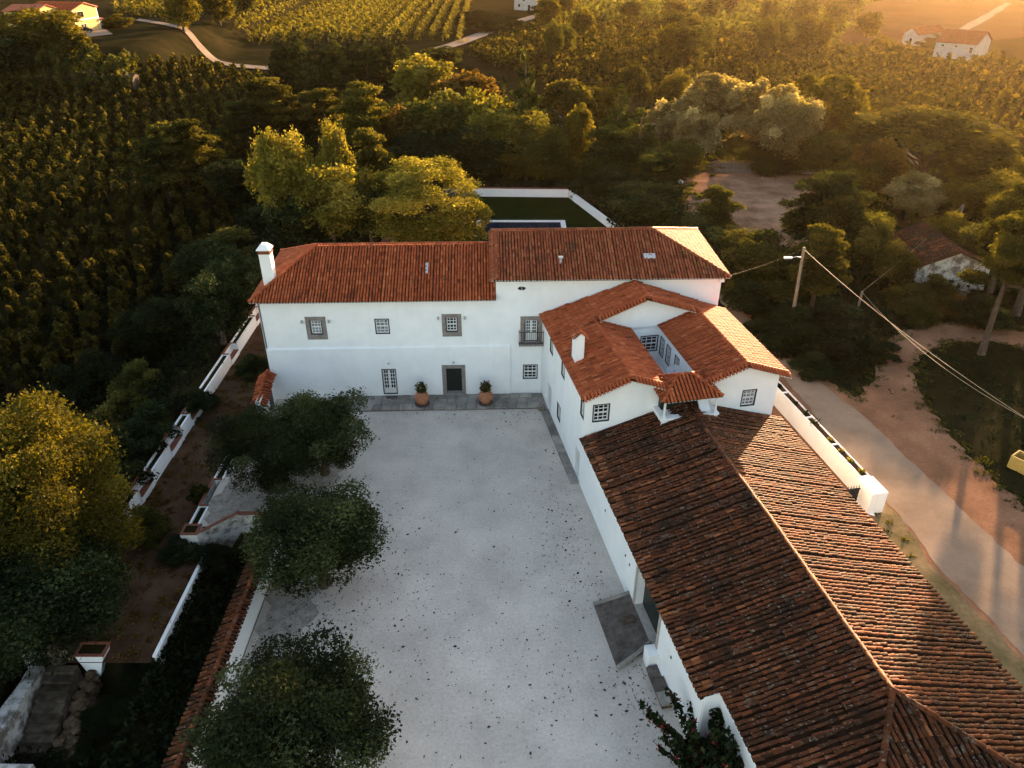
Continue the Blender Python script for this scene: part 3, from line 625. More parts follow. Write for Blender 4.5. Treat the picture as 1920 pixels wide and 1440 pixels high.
# ---- barn: long low range with an old lichened roof
barn = thing('barn', 'long low white barn with an old dark lichened tile roof beside the gravel court', 'barn', (OW[0], OW[1], 0), TW)
BX0, BX1, BYE = -.25, 13.15, -28.6
bl = Wall((0, YF), (0, -19.0)); BD = [(10.65, 13.75, .55, 3.45, .55)]
mb = MB(); bl.face(mb, 0, 3.98, BD); bl2 = Wall((.75, -19.0), (.75, -28.2)); bl2.face(mb, 0, 4.08); mb.quad((0, -19.0, 0), (.75, -19.0, 0), (.75, -19.0, 4.1), (0, -19.0, 4.0))
Wall((.75, -28.2), (12.75, -28.2)).face(mb, 0, 3.9); Wall((12.75, -28.2), (12.75, YF)).face(mb, 0, 3.85)
mb.box(-.06, .35, -18.96, -18.6, 0, 3.9); mb.box(.35, .74, -18.99, -18.7, 3.4, 4.06)
mb.box(-.52, .0, -14.45, -13.75, 0, 1.0); mb.box(-.1, .0, -15.2, -14.45, 0, .5)
mb.build('wall', M['white'], barn)
mb = MB(); q = BD[0]; bl.box(mb, q[0]+.02, q[1]-.02, -.54, -.45, q[2]+.02, q[3]-.02); dr = mb.build('door', M['dark_door'], barn)
mb = MB(); ring(bl, mb, q[0]-.22, q[1]+.2, q[2], q[3]+.22, .22, -.06, .04, 0); bl.box(mb, q[0], q[1], -.44, .03, q[2]-.12, q[2]+.03); mb.build('stone_surround', surf('pale_limestone', (.36, .32, .28), (.48, .44, .39), 3, .9, .2), dr)
for y_ in (-5.2, -8.9, -9.6, -15.6):
    mb = MB(); mb.box(-.03, .02, y_-.05, y_+.05, 2.2, 2.34); mb.build('vent_hole', M['iron'], barn)
BZ, BRX, BRZ, BHY = 3.9, 6.4, 5.95, -21.4; sl_ = (BRZ-BZ)/(BRX-BX0); x1e = .6; z1e = BZ+(x1e-BX0)*sl_
ym, yb_ = -18.95, BYE
BPOL = [[(BX0, YF-.01, BZ), (BX0, ym, BZ), (BRX, ym, BRZ), (BRX, YF-.01, BRZ)],
        [(x1e, ym, z1e), (x1e, yb_, z1e), (BRX, BHY, BRZ), (BRX, ym, BRZ)],
        [(BX1, yb_, BZ-.05), (BX1, YF-.01, BZ-.05), (BRX, YF-.01, BRZ), (BRX, BHY, BRZ)],
        [(x1e, yb_, z1e), (BX1, yb_, BZ-.05), (BRX, BHY, BRZ)]]
r5 = roof_part(barn, BPOL, M['under_old']); t = Tiles()
for i, p in enumerate(BPOL): t.face(p, seed=50+i, sp=.235, ln=.41, r=.086, old=1.0, mortar=False, eave_tint=.45 if i == 0 else .1, sag=.05)
RP = [(BRX, YF, BRZ+.06), (BRX-.05, -6.5, BRZ), (BRX+.02, -12, BRZ-.02), (BRX-.06, -17, BRZ+.02), (BRX-.1, BHY, BRZ+.07)]
for A, B in zip(RP[:-1], RP[1:]): t.ridge(A, B, .125, .42, 1.0, base=.6)
t.ridge((x1e, yb_, z1e+.06), RP[-1], .125, .42, 1.0, base=.6); t.ridge((BX1, yb_, BZ+.02), RP[-1], .125, .42, 1.0, base=.6)
cw, sw = math.cos(TW), math.sin(TW)
def nearest(D):
    sc_ = []
    for i, d in enumerate(D):
        if abs(d[4]-.46) > .02 or d[5] > .1: continue
        o = d[0]; x = OW[0]+o[0]*cw-o[1]*sw; y = OW[1]+o[0]*sw+o[1]*cw; z = o[2]-CAM_H
        zc = y*_c-z*_s; yc = y*_s+z*_c; px_ = 960+F_PX*x/zc; py_ = 720-F_PX*yc/zc
        if 0 < px_ < 1915 and 0 < py_ < 1432: sc_.append((zc, i))
    return [i for _, i in sorted(sc_)[:300]]
t.build(M['tile_old'], r5, nearest)

# ------------------------------------------------------------------ things round the court
def WL(x, y, z=0.0): return (OW[0]+x*cw-y*sw, OW[1]+x*sw+y*cw, z)
cm, sm = math.cos(TM), math.sin(TM)
def ML(x, y, z=0.0): return (OM[0]+x*cm-y*sm, OM[1]+x*sm+y*cm, z)
# stone terrace in front of the house, laid in single slabs
g = random.Random(4)
ter_ = bpy.data.objects.new('stone_terrace', None); C.objects.link(ter_); ter_.location = ML(0, 0); ter_.rotation_euler = (0, 0, TM); ter_['kind'] = 'structure'
mb = MB(); mb.box(-13.5, 2.45, -1.96, -.01, -.02, .10); mb.build('bed', M['dark_stone'], ter_)
for (ya, yb2) in ((-1.98, -1.30), (-1.29, -.66), (-.65, -.012)):
    x_ = -13.4 - g.random()*.5
    while x_ < 2.3:
        w_ = g.uniform(.62, .98); x2 = min(x_+w_, 2.46); dz = g.uniform(-.012, .012) + (.035 if -5.35 < x_ < -3.3 else 0)
        mb = MB(); mb.box(x_+.014, x2-.014, ya-(.05 if (-5.35 < x_ < -3.3 and ya < -1.5) else 0), yb2-.02, .08, .2+dz); mb.build('paving_slab', M['slab'], ter_); x_ = x2
kerb = bpy.data.objects.new('side_kerb', None); C.objects.link(kerb); kerb.location = WL(0, 0); kerb.rotation_euler = (0, 0, TW); kerb['kind'] = 'structure'
y_ = .2
while y_ < 8.9:
    l = g.uniform(.9, 1.35); mb = MB(); mb.box(-.57, -.005, y_+.006, min(y_+l, 9.2)-.006, -.02, .13+g.uniform(-.01, .01)); mb.build('kerb_stone', M['slab'], kerb); y_ += l
def pot(x, y, seed, label):
    o = thing('flower_pot', label, 'pot', ML(x, y, .2), TM, 'terracotta pots by the doorway')
    mb = MB(); mb.lathe([(.26, 0), (.38, .12), (.52, .36), (.56, .58), (.50, .82), (.36, .98), (.31, 1.04), (.35, 1.09), (.34, 1.12), (.27, 1.12), (.26, 1.02)], 26); mb.build('jar', M['terracotta'], o, smooth=True)
    mb = MB(); mb.lathe([(.5, .0), (.56, .02), (.57, .05), (.5, .04)], 24); mb.build('saucer', M['dark_stone'], o)
    r = np.random.default_rng(seed); n = 520; d = r.normal(size=(n, 3)); d /= np.linalg.norm(d, axis=1)[:, None]; p = d*r.uniform(.2, .48, (n, 1))*[1, 1, 1.1]+[0, 0, 1.4]; p = p[p[:, 2] > 1.05]
    foliage(o, 'plant', p, .085, L['mid'], r)
    p = p[r.random(len(p)) < .09]+[0, 0, .04]; foliage(o, 'blossom', p, .06, L['flower'], r)
def foliage(parent, name, pts, size, mat, r, kind=None, aspect=1.7, tint=None, sizes=None):
    """leaf-sized faces, each at its own angle"""
    n = len(pts); a = r.normal(size=(n, 3)); a[:, 2] *= .8; a /= np.linalg.norm(a, axis=1)[:, None]
    b = np.cross(a, r.normal(size=(n, 3))); b /= np.linalg.norm(b, axis=1)[:, None]
    s_ = (size*np.clip(np.exp(r.normal(-.05, .36, (n, 1))), .4, 2.0)) if sizes is None else sizes[:, None]*r.uniform(.75, 1.25, (n, 1))
    a = a*s_*aspect*.5; b = b*s_*.5; nn = np.cross(a, b)/np.maximum(s_, 1e-4)*.35
    V = np.stack([pts-a, pts-b*.9+nn, pts+a, pts+b*.9+nn], 1).reshape(-1, 3)
    me = raw_mesh(name, V, np.arange(4*n).reshape(n, 4), mat, np.repeat(np.clip(r.normal(.5, .22, n) if tint is None else tint + r.normal(0, .13, n), 0, 1), 4))
    return me if parent is None else link(name, me, parent if parent is not False else None, kind)
pot(-6.74, -1.31, 1, 'round terracotta pot of flowers on the paving between the glazed door and the doorway')
pot(-1.91, -1.31, 2, 'round terracotta pot of flowers on the paving between the doorway and the balcony corner')
o = MB().box(-.42, .42, -.2, .2, 0, .02).build('doormat', M['dark_stone']); o.location = ML(-9.15, -.35, .222); o.rotation_euler = (0, 0, TM); tag(o, 'dark doormat on the paving before the glazed double door', 'mat')
o = MB().box(-.5, .05, -.36, .36, 0, .07).build('wooden_step', M['wood']); o.location = WL(-.25, 9.35, .12); o.rotation_euler = (0, 0, TW); tag(o, 'small brown wooden step at the wing side door', 'step')
# loading ramp and stone bench slabs by the barn
rp = thing('ramp', 'dark stone loading ramp sloping up to the green barn door', 'ramp', WL(0, -12.1), TW)
mb = MB(); V = [(-1.95, -1.95, 0), (-.0, -1.2, 0), (-.0, 2.15, 0), (-1.95, 2.2, 0), (-1.9, -1.85, .1), (-.0, -1.15, .58), (-.0, 2.05, .58), (-1.9, 2.1, .1)]
mb.add(V, [(4, 5, 6, 7), (0, 1, 5, 4), (1, 2, 6, 5), (2, 3, 7, 6), (3, 0, 4, 7)]); mb.build('slope', M['dark_stone'], rp)
mb = MB()
for a, b in (((-1.96, 2.12, .1), (-.02, 2.1, .6)), ((-1.96, -1.98, .1), (-.9, -1.62, .4)), ((-.9, -1.62, .4), (-.02, -1.2, .6))): mb.tube([a, b], [.11, .12], 6)
mb.build('edge_stone', M['slab'], rp)
o = MB().box(-.32, .32, -.22, .22, 0, .02).build('doormat', M['bark']); o.location = WL(-.62, -11.6, .47); o.rotation_euler = (0, R(-14), TW); tag(o, 'brown doormat lying on the stone loading ramp', 'mat')
bn = thing('stone_bench', 'low bench of three stone slabs against the white barn wall', 'bench', WL(-.32, -15.6), TW)
for k in range(3):
    mb = MB(); mb.box(-.34, .28, 1.05-k*.72-.70, 1.05-k*.72, .3+g.uniform(-.02, .02), .44); mb.build('slab', M['dark_stone' if k < 2 else 'slab'], bn)
mb = MB(); mb.box(-.26, .24, -1.0, .95, 0, .3); mb.build('base', M['rubble'], bn)
# wall by the road with a planting trough along its top, end pillar and gate
rw = thing('road_wall', 'white wall between road and barn with a soil trough along its top', 'wall', WL(17.06, 0), TW)
mb = MB(); mb.box(0, .62, -4.45, 10.2, -.05, 1.28); mb.box(0, .07, -4.45, 10.2, 1.28, 1.55); mb.box(.55, .62, -4.45, 10.2, 1.28, 1.55)
for y_ in (-4.3, -.8, 2.5, 5.9, 9.3): mb.box(.07, .55, y_-.06, y_+.06, 1.28, 1.54)
mb.build('masonry', M['white'], rw)
mb = MB()
for a, b in ((-4.24, -.86), (-.74, 2.44), (2.56, 5.84), (5.96, 9.24)): mb.box(.07, .55, a, b, 1.28, 1.45)
mb.build('soil_bed', M['soil'], rw)
for k, (y_, s_) in enumerate(((-3.9, .16), (-2.6, .1), (-1.6, .14), (-.3, .12), (1.7, .3), (2.9, .22), (4.4, .13), (6.8, .15))):
    r = np.random.default_rng(60+k); d = r.normal(size=(90, 3))*s_*.6; d[:, 2] = abs(d[:, 2]); o = foliage(rw, 'seedling', d+[.31, y_, 1.47], .09, L['lime' if k < 4 else 'dark'], r)
mb = MB(); mb.box(-.35, .72, -6.1, -4.46, -.05, 1.6); mb.add([(-.35, -6.1, -.05), (.1, -6.6, -.05), (.1, -6.1, .1)], [(0, 1, 2)]); mb.build('pillar', M['white'], rw)
gt = thing('gate', 'dark green barred metal gate between the barn and the wall pillar', 'gate', WL(13.2, -5.0), TW)
mb = MB(); mb.box(0, 3.45, -.02, .02, .15, 1.25); mb.build('sheet', M['dark_door'], gt)
for k in range(18): MB().box(.1+k*.19, .135+k*.19, -.045, -.022, .1, 1.5+.05*math.sin(k*.4)).build('bar', M['iron'], gt)
mb = MB(); mb.box(0, 3.45, -.06, -.046, 1.2, 1.25); mb.box(0, 3.45, -.06, -.046, .3, .35); mb.build('rail', M['iron'], gt)
# satellite dish in the patio
ds = thing('satellite_dish', 'pale satellite dish on a pole in the small patio between the gabled roofs', 'dish', WL(6.75, 2.6, 4.25), TW)
mb = MB(); mb.tube([(0, 0, 0), (0, 0, 1.9)], [.04, .035], 8); mb.build('mast', M['metal'], ds)
mb = MB(); nn_ = 22; cdir = np.array([-.35, -.6, .72]); cdir /= np.linalg.norm(cdir); e1 = np.cross(cdir, [0, 0, 1.0]); e1 /= np.linalg.norm(e1); e2 = np.cross(e1, cdir); V = []
for rr_ in (0.02, .18, .34, .5): V += [np.array([0, -.05, 2.1])+cdir*(rr_**2*.55)+e1*rr_*math.cos(2*math.pi*k/nn_)+e2*rr_*math.sin(2*math.pi*k/nn_) for k in range(nn_)]
mb.add(V, [(i*nn_+k, i*nn_+(k+1) % nn_, (i+1)*nn_+(k+1) % nn_, (i+1)*nn_+k) for i in range(3) for k in range(nn_)]); mb.build('reflector', M['metal'], ds, smooth=True)
mb = MB(); mb.tube([np.array([0, -.05, 2.1]), np.array([0, -.05, 2.1])+cdir*.5], [.018, .018], 6); mb.build('feed_arm', M['iron'], ds)

# ------------------------------------------------------------------ terrace walls with benches and troughs on the left
def trough_wall(name, x, y0_, y1_, benches, zb, label):
    """white wall along y; benches: y ranges with a brick seat facing right, troughs between"""
    o = thing(name, label, 'wall', (x, 0, 0)); zt_ = zb+1.05
    mb = MB(); mb.box(-.42, -.30, y0_, y1_, zb-4.0 if x < -22 else zb, zt_); tr = MB(); br = MB(); soil = MB(); y = y0_
    for (a, b) in sorted(benches)+[(y1_, y1_)]:
        if a > y:
            mb.box(-.30, .24, y, a, zb-.05, zt_-.2); mb.box(.12, .24, y, a, zt_-.2, zt_); soil.box(-.30, .12, y+.08, a-.08, zt_-.2, zt_-.12); mb.box(-.3, .12, y, y+.08, zt_-.2, zt_); mb.box(-.3, .12, a-.08, a, zt_-.2, zt_)
        if b > a:
            mb.box(-.30, .3, a, b, zb-.05, zb+.45); br.box(-.12, .31, a+.12, b-.12, zb+.45, zb+.5); br.box(-.45, -.27, a-.05, b+.05, zt_, zt_+.06)
            for yy in (a, b): mb.box(-.30, .24, yy-.06, yy+.06, zb+.45, zt_-.0); br.box(-.27, .2, yy-.07, yy+.07, zt_, zt_+.05)
        y = b
    mb.build('masonry', M['white'], o); soil.build('soil_bed', M['ground'], o)
    if br.v: br.build('brick_seat', M['brick'], o)
    return o
trough_wall('bench_wall', -24.35, 26.3, 66, [(63.2, 65.2), (55.8, 57.8), (46.6, 48.7), (42.6, 44.8), (37.6, 39.6)], -1.0, 'long white terrace wall with brick bench niches above the dark orchard')
trough_wall('bench_wall', -19.3, 34.4, 46, [(36.2, 38.8)], -1.0, 'short white wall with one brick bench beside the courtyard trees')
pb = thing('corner_planter', 'white square planter with brick rim ending the short bench wall', 'planter', (-19.35, 33.9, 0))
mb = MB(); mb.box(-.5, .5, -.45, .45, -2.2, .1); mb.build('body', M['white'], pb)
mb = MB(); mb.box(-.52, .52, -.47, -.32, .1, .17); mb.box(-.52, .52, .32, .47, .1, .17); mb.box(-.52, -.37, -.32, .32, .1, .17); mb.box(.37, .52, -.32, .32, .1, .17); mb.build('brick_rim', M['brick'], pb)
mb = MB(); mb.box(-.37, .37, -.32, .32, .09, .12); mb.build('soil', M['ground'], pb)
cwall = thing('court_end_wall', 'low white wall with brick coping running from the square planter towards the courtyard trees', 'wall', (-18.83, 33.7, 0))
mb = MB(); mb.add([(0, -.2, -2.4), (2.2, .9, -2.4), (2.2, 1.1, -2.4), (0, 0, -2.4), (0, -.2, .12), (2.2, .9, .75), (2.2, 1.1, .75), (0, 0, .12)], [(0, 1, 5, 4), (1, 2, 6, 5), (2, 3, 7, 6), (3, 0, 4, 7), (4, 5, 6, 7)]); mb.box(2.2, 4.6, .85, 1.05, -2.4, .72); mb.build('masonry', M['white_old'], cwall)
mb = MB(); mb.add([(-.02, -.24, .125), (2.2, .86, .755), (2.2, 1.14, .755), (-.02, .04, .125), (-.02, -.24, .19), (2.2, .86, .82), (2.2, 1.14, .82), (-.02, .04, .19)], [(0, 1, 5, 4), (1, 2, 6, 5), (2, 3, 7, 6), (3, 0, 4, 7), (4, 5, 6, 7)]); mb.box(2.2, 4.6, .82, 1.09, .72, .79); mb.build('brick_coping', M['brick'], cwall)
lw2 = MB(); lw2.box(-.1, .1, 0, 7.4, -2.4, -.72); o = lw2.build('ivy_wall', M['white']); o.location = (-18.3, 25.4, 0); tag(o, 'thin white wall edging the terrace above the dark ivy', 'wall')
# tile-capped garden wall along the near left of the court
gw = thing('garden_wall', 'white courtyard wall capped with a small two sided tile roof', 'wall', (-13.62, 0, 0), R(0.15))
mb = MB(); mb.box(-.22, .22, 9, 33.5, -2.6, 1.6); mb.build('masonry', M['white'], gw)
PG = [[(.27, 9, 1.6), (.27, 33.5, 1.6), (0, 33.5, 1.78), (0, 9, 1.78)], [(-.75, 33.5, 1.36), (-.75, 9, 1.36), (0, 9, 1.78), (0, 33.5, 1.78)]]
r6 = roof_part(gw, PG, M['under_old'], 'coping', .08); t = Tiles()
for i, p in enumerate(PG): t.face(p, seed=70+i, sp=.24, ln=.42, r=.088, old=.8, mortar=False)
t.ridge((0, 9, 1.84), (0, 33.5, 1.84), .12, .42, .8, base=.7); t.build(M['tile_old'], r6)
# little roofed gateway at the corner of the house
gy_ = thing('roofed_gateway', 'small white gateway with curved red tile coping at the house corner', 'gateway', ML(-18.3, -.1), TM)
mb = MB(); mb.box(-.16, .16, -3.4, 0, -1.0, 2.0); mb.box(.16, .18, -1.5, -.4, 0, 1.3); mb.build('masonry', M['white'], gy_)
mb = MB(); mb.add([(.185, -1.45, 0), (.185, -.5, 0), (.185, -.5, 1.2), (.185, -.95, 1.65), (.185, -1.45, 1.2)], [(0, 1, 2, 3, 4)]); mb.build('gate_leaf', M['trim'], gy_)
t = Tiles(); hs_ = [(-3.4, 1.62), (-2.6, 1.72), (-1.9, 2.0), (-1.1, 2.28), (-.4, 2.36), (0, 2.3)]; polys = []
for (ya, za), (yb2, zb2) in zip(hs_[:-1], hs_[1:]):
    polys += [[(.55, ya, za-.05), (.55, yb2, zb2-.05), (0, yb2, zb2+.28), (0, ya, za+.28)], [(-.55, yb2, zb2-.05), (-.55, ya, za-.05), (0, ya, za+.28), (0, yb2, zb2+.28)]]
    t.ridge((0, ya, za+.33), (0, yb2, zb2+.33), .1)
for i, p in enumerate(polys): t.face(p, seed=80+i, ln=.3, mortar=False)
r7 = roof_part(gy_, polys, M['tile_under'], 'coping', .06); t.build(M['tile'], r7)
# old stairs and walls in the near left corner
stz = thing('garden_stairs', 'worn dark stone garden stairs going down between old walls', 'stairs', (-22.9, 25.1, -1.05))
for k in range(9): MB().box(-.75, .75, -.42*(k+1), -.42*k, -2.4, -.19*k).build('step', M['old_stone'], stz)
o = MB().prism([(-.35, 0), (.35, 0), (.3, -1.2), (.42, -2.6), (.3, -4.2), (-.3, -4.3), (-.42, -2.4), (-.3, -1.1)], -3.2, -1.0).build('old_wall', M['white_old']); o.location = (-24.2, 25.0, 0); tag(o, 'old peeling whitewashed wall beside the garden stairs', 'wall')
rb = thing('rubble_bank', 'brown rubble stone bank on the inner side of the garden stairs', 'bank', (-21.9, 25.1, -3.2)); SM = []; g = random.Random(77)
for k in range(6):
    bm = bmesh.new(); bmesh.ops.create_icosphere(bm, subdivisions=1, radius=.24)
    for v in bm.verts: v.co = Vector((v.co.x*g.uniform(.9, 1.5), v.co.y*g.uniform(.8, 1.25), v.co.z*g.uniform(.55, .9)))
    me = bpy.data.meshes.new('stone'); bm.to_mesh(me); bm.free(); me.materials.append(M['rubble']); SM.append(me)
for k in range(120):
    t_ = g.random(); zt = 1.5*(1-.55*t_); w0 = .35+.25*t_; o = link('stone', SM[k % 6], rb); o.location = (.15+.35*t_+g.uniform(-w0, w0)*.7, -4.0*t_, zt*g.random()**.45); o.rotation_euler = (g.uniform(-.5, .5), g.uniform(-.5, .5), g.uniform(0, 6.28)); q = g.uniform(.7, 1.35); o.scale = (q, q, q)
MB().prism([(0, 0), (.3, 0), (.62, -2.4), (.72, -3.7), (.3, -4.0), (.0, -3.0)], 0, .8).build('core', M['rubble'], rb)
pb = thing('stair_planter', 'white faced brick rimmed planter at the head of the stairs', 'planter', (-21.5, 25.65, -1.0))
mb = MB(); mb.add([(-.75, -.4, .45), (.7, -.4, .45), (.15, -.4, -1.1), (-.4, -.4, -1.1), (-.75, .4, .45), (.7, .4, .45), (.15, .4, -1.1), (-.4, .4, -1.1)], [(0, 1, 2, 3), (5, 4, 7, 6), (0, 4, 5, 1), (1, 5, 6, 2), (4, 0, 3, 7)]); mb.build('body', M['white'], pb)
mb = MB(); ring_ = [(-.8, .75, -.45, -.3), (-.8, .75, .3, .45), (-.8, -.65, -.3, .3), (.6, .75, -.3, .3)]
for q in ring_: mb.box(*q, .452, .52)
mb.build('brick_rim', M['brick'], pb); MB().box(-.65, .6, -.3, .3, .452, .48).build('soil', M['ground'], pb)
pb = thing('end_planter', 'square brick rimmed planter ending the long terrace wall at the stairs', 'planter', (-24.6, 25.75, 0))
MB().box(-.42, .42, -.42, .42, -3.6, .0).build('body', M['white_old'], pb); mb = MB()
for q in [(-.46, .46, -.46, -.3), (-.46, .46, .3, .46), (-.46, -.3, -.3, .3), (.3, .46, -.3, .3)]: mb.box(*q, .002, .08)
mb.build('brick_rim', M['brick'], pb); MB().box(-.3, .3, -.3, .3, .002, .04).build('soil', M['ground'], pb)
o = MB().prism([(-3, -.2), (2.2, -.5), (2.4, .25), (-3, .35)], -3.4, -1.6).build('low_wall', M['white_old']); o.location = (-24.3, 19.9, 0); tag(o, 'low white wall at the foot of the garden stairs', 'wall')
# iron gate at the head of the stairs
ig = thing('stair_gate', 'small slatted brown gate at the head of the garden stairs', 'gate', (-23.7, 25.3, -1.0))
for k in range(8): MB().box(.1+k*.16, .15+k*.16, -.02, .02, .1, .95-.02*k).build('slat', M['wood'], ig)
MB().box(.05, 1.35, .021, .05, .75, .8).build('rail', M['wood'], ig)

# ------------------------------------------------------------------ pool garden behind the house
pw_ = thing('pool', 'dark swimming pool with pale stone edge on the lawn behind the house', 'pool', (1.0, 85.5, 0))
mb = MB()
for q in ((-5.4, 5.6, 4.0, 4.6), (-5.4, 5.6, -4.6, -4.0), (-5.4, -4.8, -4.0, 4.0), (5.0, 5.6, -4.0, 4.0)): mb.box(*q, .0, .12)
mb.build('coping', M['mortar'], pw_); mb = MB(); mb.box(-4.8, 5.0, -4.0, 4.0, -.2, .05); mb.build('water', M['pool'], pw_)
def wallrun(name, pts, th, z0, z1, label, cap=True):
    o = thing(name, label, 'wall'); mb = MB(); cp = MB()
    for (a, b) in zip(pts[:-1], pts[1:]):
        w = Wall(a, b); w.box(mb, 0, w.len, -th/2, th/2, z0, z1)
        if cap: w.box(cp, 0, w.len, -th/2-.06, th/2+.06, z1, z1+.07)
    mb.build('masonry', M['white'], o)
    if cap: cp.build('brick_coping', M['brick'], o)
wallrun('pool_wall', [(-9.5, 100.4), (7.6, 99.8)], .3, -.1, 1.15, 'white wall with brick coping along the back of the lawn')
wallrun('pool_side_wall', [(7.75, 99.8), (12.3, 86.2), (14.6, 80.0)], .3, -.1, 1.0, 'white wall slanting down the right side of the lawn', False)
o = thing('outside_stairs', 'white stepped stair walls below the slanting lawn wall', 'stairs', (12.6, 86.3, 0), R(-68))
for k in range(4): MB().box(k*1.5, k*1.5+1.5, .3, .5, -.1, 1.0-.18*k).build('side_wall', M['white'], o); MB().box(k*1.5, k*1.5+1.4, .5, 1.9, -.1, .55-.14*k).build('step', M['white'], o)
o = MB().box(-.5, .5, -.5, .5, 0, 1.5).prism([(-.6, -.6), (.6, -.6), (.6, .6), (-.6, .6)], 1.5, 1.62).build('stair_pier', M['white']); o.location = (15.3, 84.5, 0); tag(o, 'white square pier beside the outside stairs', 'pier')

# ------------------------------------------------------------------ utility poles, cables, odds and ends on the right
def pole(name, base, top, r0, r1, label, group='wooden utility poles'):
    o = thing(name, label, 'pole', tuple(base), 0, group); d = np.array(top)-np.array(base)
    mb = MB(); mb.tube([(0, 0, -.3), d], [r0, r1], 9); mb.build('shaft', M['wood'], o); return o
pA0 = P(1478, 640); k_ = P(1507, 465, 8.5); pA1 = np.array([pA0[0]+.35, pA0[1]+.4, 8.4])
# the top of the lamp pole shows at (1508, 464): solve its height above the base
def top_over(b, px, py):
    d = ray(px, py); t_ = b[1]/d[1]; return np.array([d[0]*t_, b[1], CAM_H+d[2]*t_])
pA1 = top_over(pA0, 1508, 464); oA = pole('utility_pole', pA0, pA1, .17, .12, 'tall leaning wooden pole with a street lamp arm, rising from the roadside hedge')
d = pA1-pA0; mb = MB(); q = d*.9; mb.tube([q, q+[-.5, -.1, .12], q+[-.95, -.15, .05]], [.03, .028, .028], 6); mb.build('lamp_arm', M['metal'], oA)
q = q+np.array([-1.25, -.18, .05]); mb = MB(); mb.box(q[0]-.35, q[0]+.32, q[1]-.1, q[1]+.1, q[2]-.06, q[2]+.07); mb.build('lamp_head', M['sash'], oA)
pB0 = P(1604, 597); pB1 = top_over(pB0, 1617, 546); pole('utility_pole', pB0, pB1, .14, .11, 'short wooden pole where two cables meet above the ivy')
pC0 = onground(1783, 470); pC1 = top_over(pC0, 1806, 384); pole('utility_pole', pC0, pC1, .15, .12, 'wooden pole standing behind the ruined cottage')
def cable(a, b, sag, r, label, n=24, mat='wire'):
    a, b = np.array(a), np.array(b); mb = MB()
    mb.tube([a+(b-a)*i/n-np.array([0, 0, sag*4*(i/n)*(1-i/n)]) for i in range(n+1)], [r]*(n+1), 5); tag(mb.build('cable', M[mat]), label, 'cable', 'overhead cables')
dd_ = ray(1925, 785); far = np.array([0, 0, CAM_H])+dd_*(38/dd_[1])
cable(pA1-[0, 0, .15], far, .5, .015, 'overhead cable from the lamp pole running over the dirt track')
cable(pB1, pC1, .35, .016, 'overhead cable from the short pole to the pole behind the ruined cottage')
cable(pB1-[0, 0, .1], far+np.array([.5, .5, -.4]), .9, .014, 'thin slack cable from the short pole over the dirt track')
cable(pA1-[0, 0, .1], ML(15.6, 1.0, 9.3), .2, .0035, 'thin dark cable from the lamp pole to the house eave', mat='iron')
b_ = P(1912, 878); o = thing('crate', 'open yellowish wooden crate on the dark grass', 'crate', tuple(b_), R(35)); mb = MB()
for q in ((-.55, .55, -.6, -.52), (-.55, .55, .52, .6), (-.55, -.47, -.52, .52), (.47, .55, -.52, .52)): mb.box(*q, 0, .95)
mb.box(-.47, .47, -.52, .52, .05, .1); mb.build('side_panel', M['yellowbox'], o)
lp = thing('log_pile', 'pile of thin pale poles lying on the bare earth under the olive trees', 'log pile', (*P(1405, 315)[:2], 0), R(-8))
g = random.Random(9)
for k in range(34):
    y_ = g.gauss(0, 1.3); z_ = .1+max(0, .65-abs(y_)*.35)*g.random(); a_ = g.uniform(-.08, .08); mb = MB(); l = g.uniform(4, 6.5)
    mb.tube([(-l, y_-l*a_, z_), (l*.9, y_+l*a_, z_+.05)], [.085, .07], 5); mb.build('pole', M['wood'], lp)
o = MB().box(-4.2, 4.2, -.35, .35, 0, .3).box(-5.6, -4.3, -.5, .5, 0, .45).build('beam', surf('pinkish_concrete', (.42, .33, .30), (.52, .42, .38), 2)); o.location = (*P(1505, 325)[:2], 0); o.rotation_euler = (0, 0, R(-14)); tag(o, 'long pinkish concrete beam lying at the edge of the bare earth', 'beam')
for k, (px_, py_) in enumerate(((1263, 338), (1276, 342))):
    mb = MB(); mb.add([(-.8, -.3, 0), (.5, -.5, .0), (.9, .2, 0), (0, .6, 0), (-.2, .0, .55), (.3, .1, .4)], [(0, 1, 4), (1, 5, 4), (1, 2, 5), (2, 3, 5), (3, 4, 5), (3, 0, 4)]); o = mb.build('sack', M['sash']); o.location = (*P(px_, py_)[:2], 0); o.rotation_euler = (0, 0, k*1.3); tag(o, 'crumpled white sack on the ground at the edge of the bare earth', 'sack', 'white sacks')

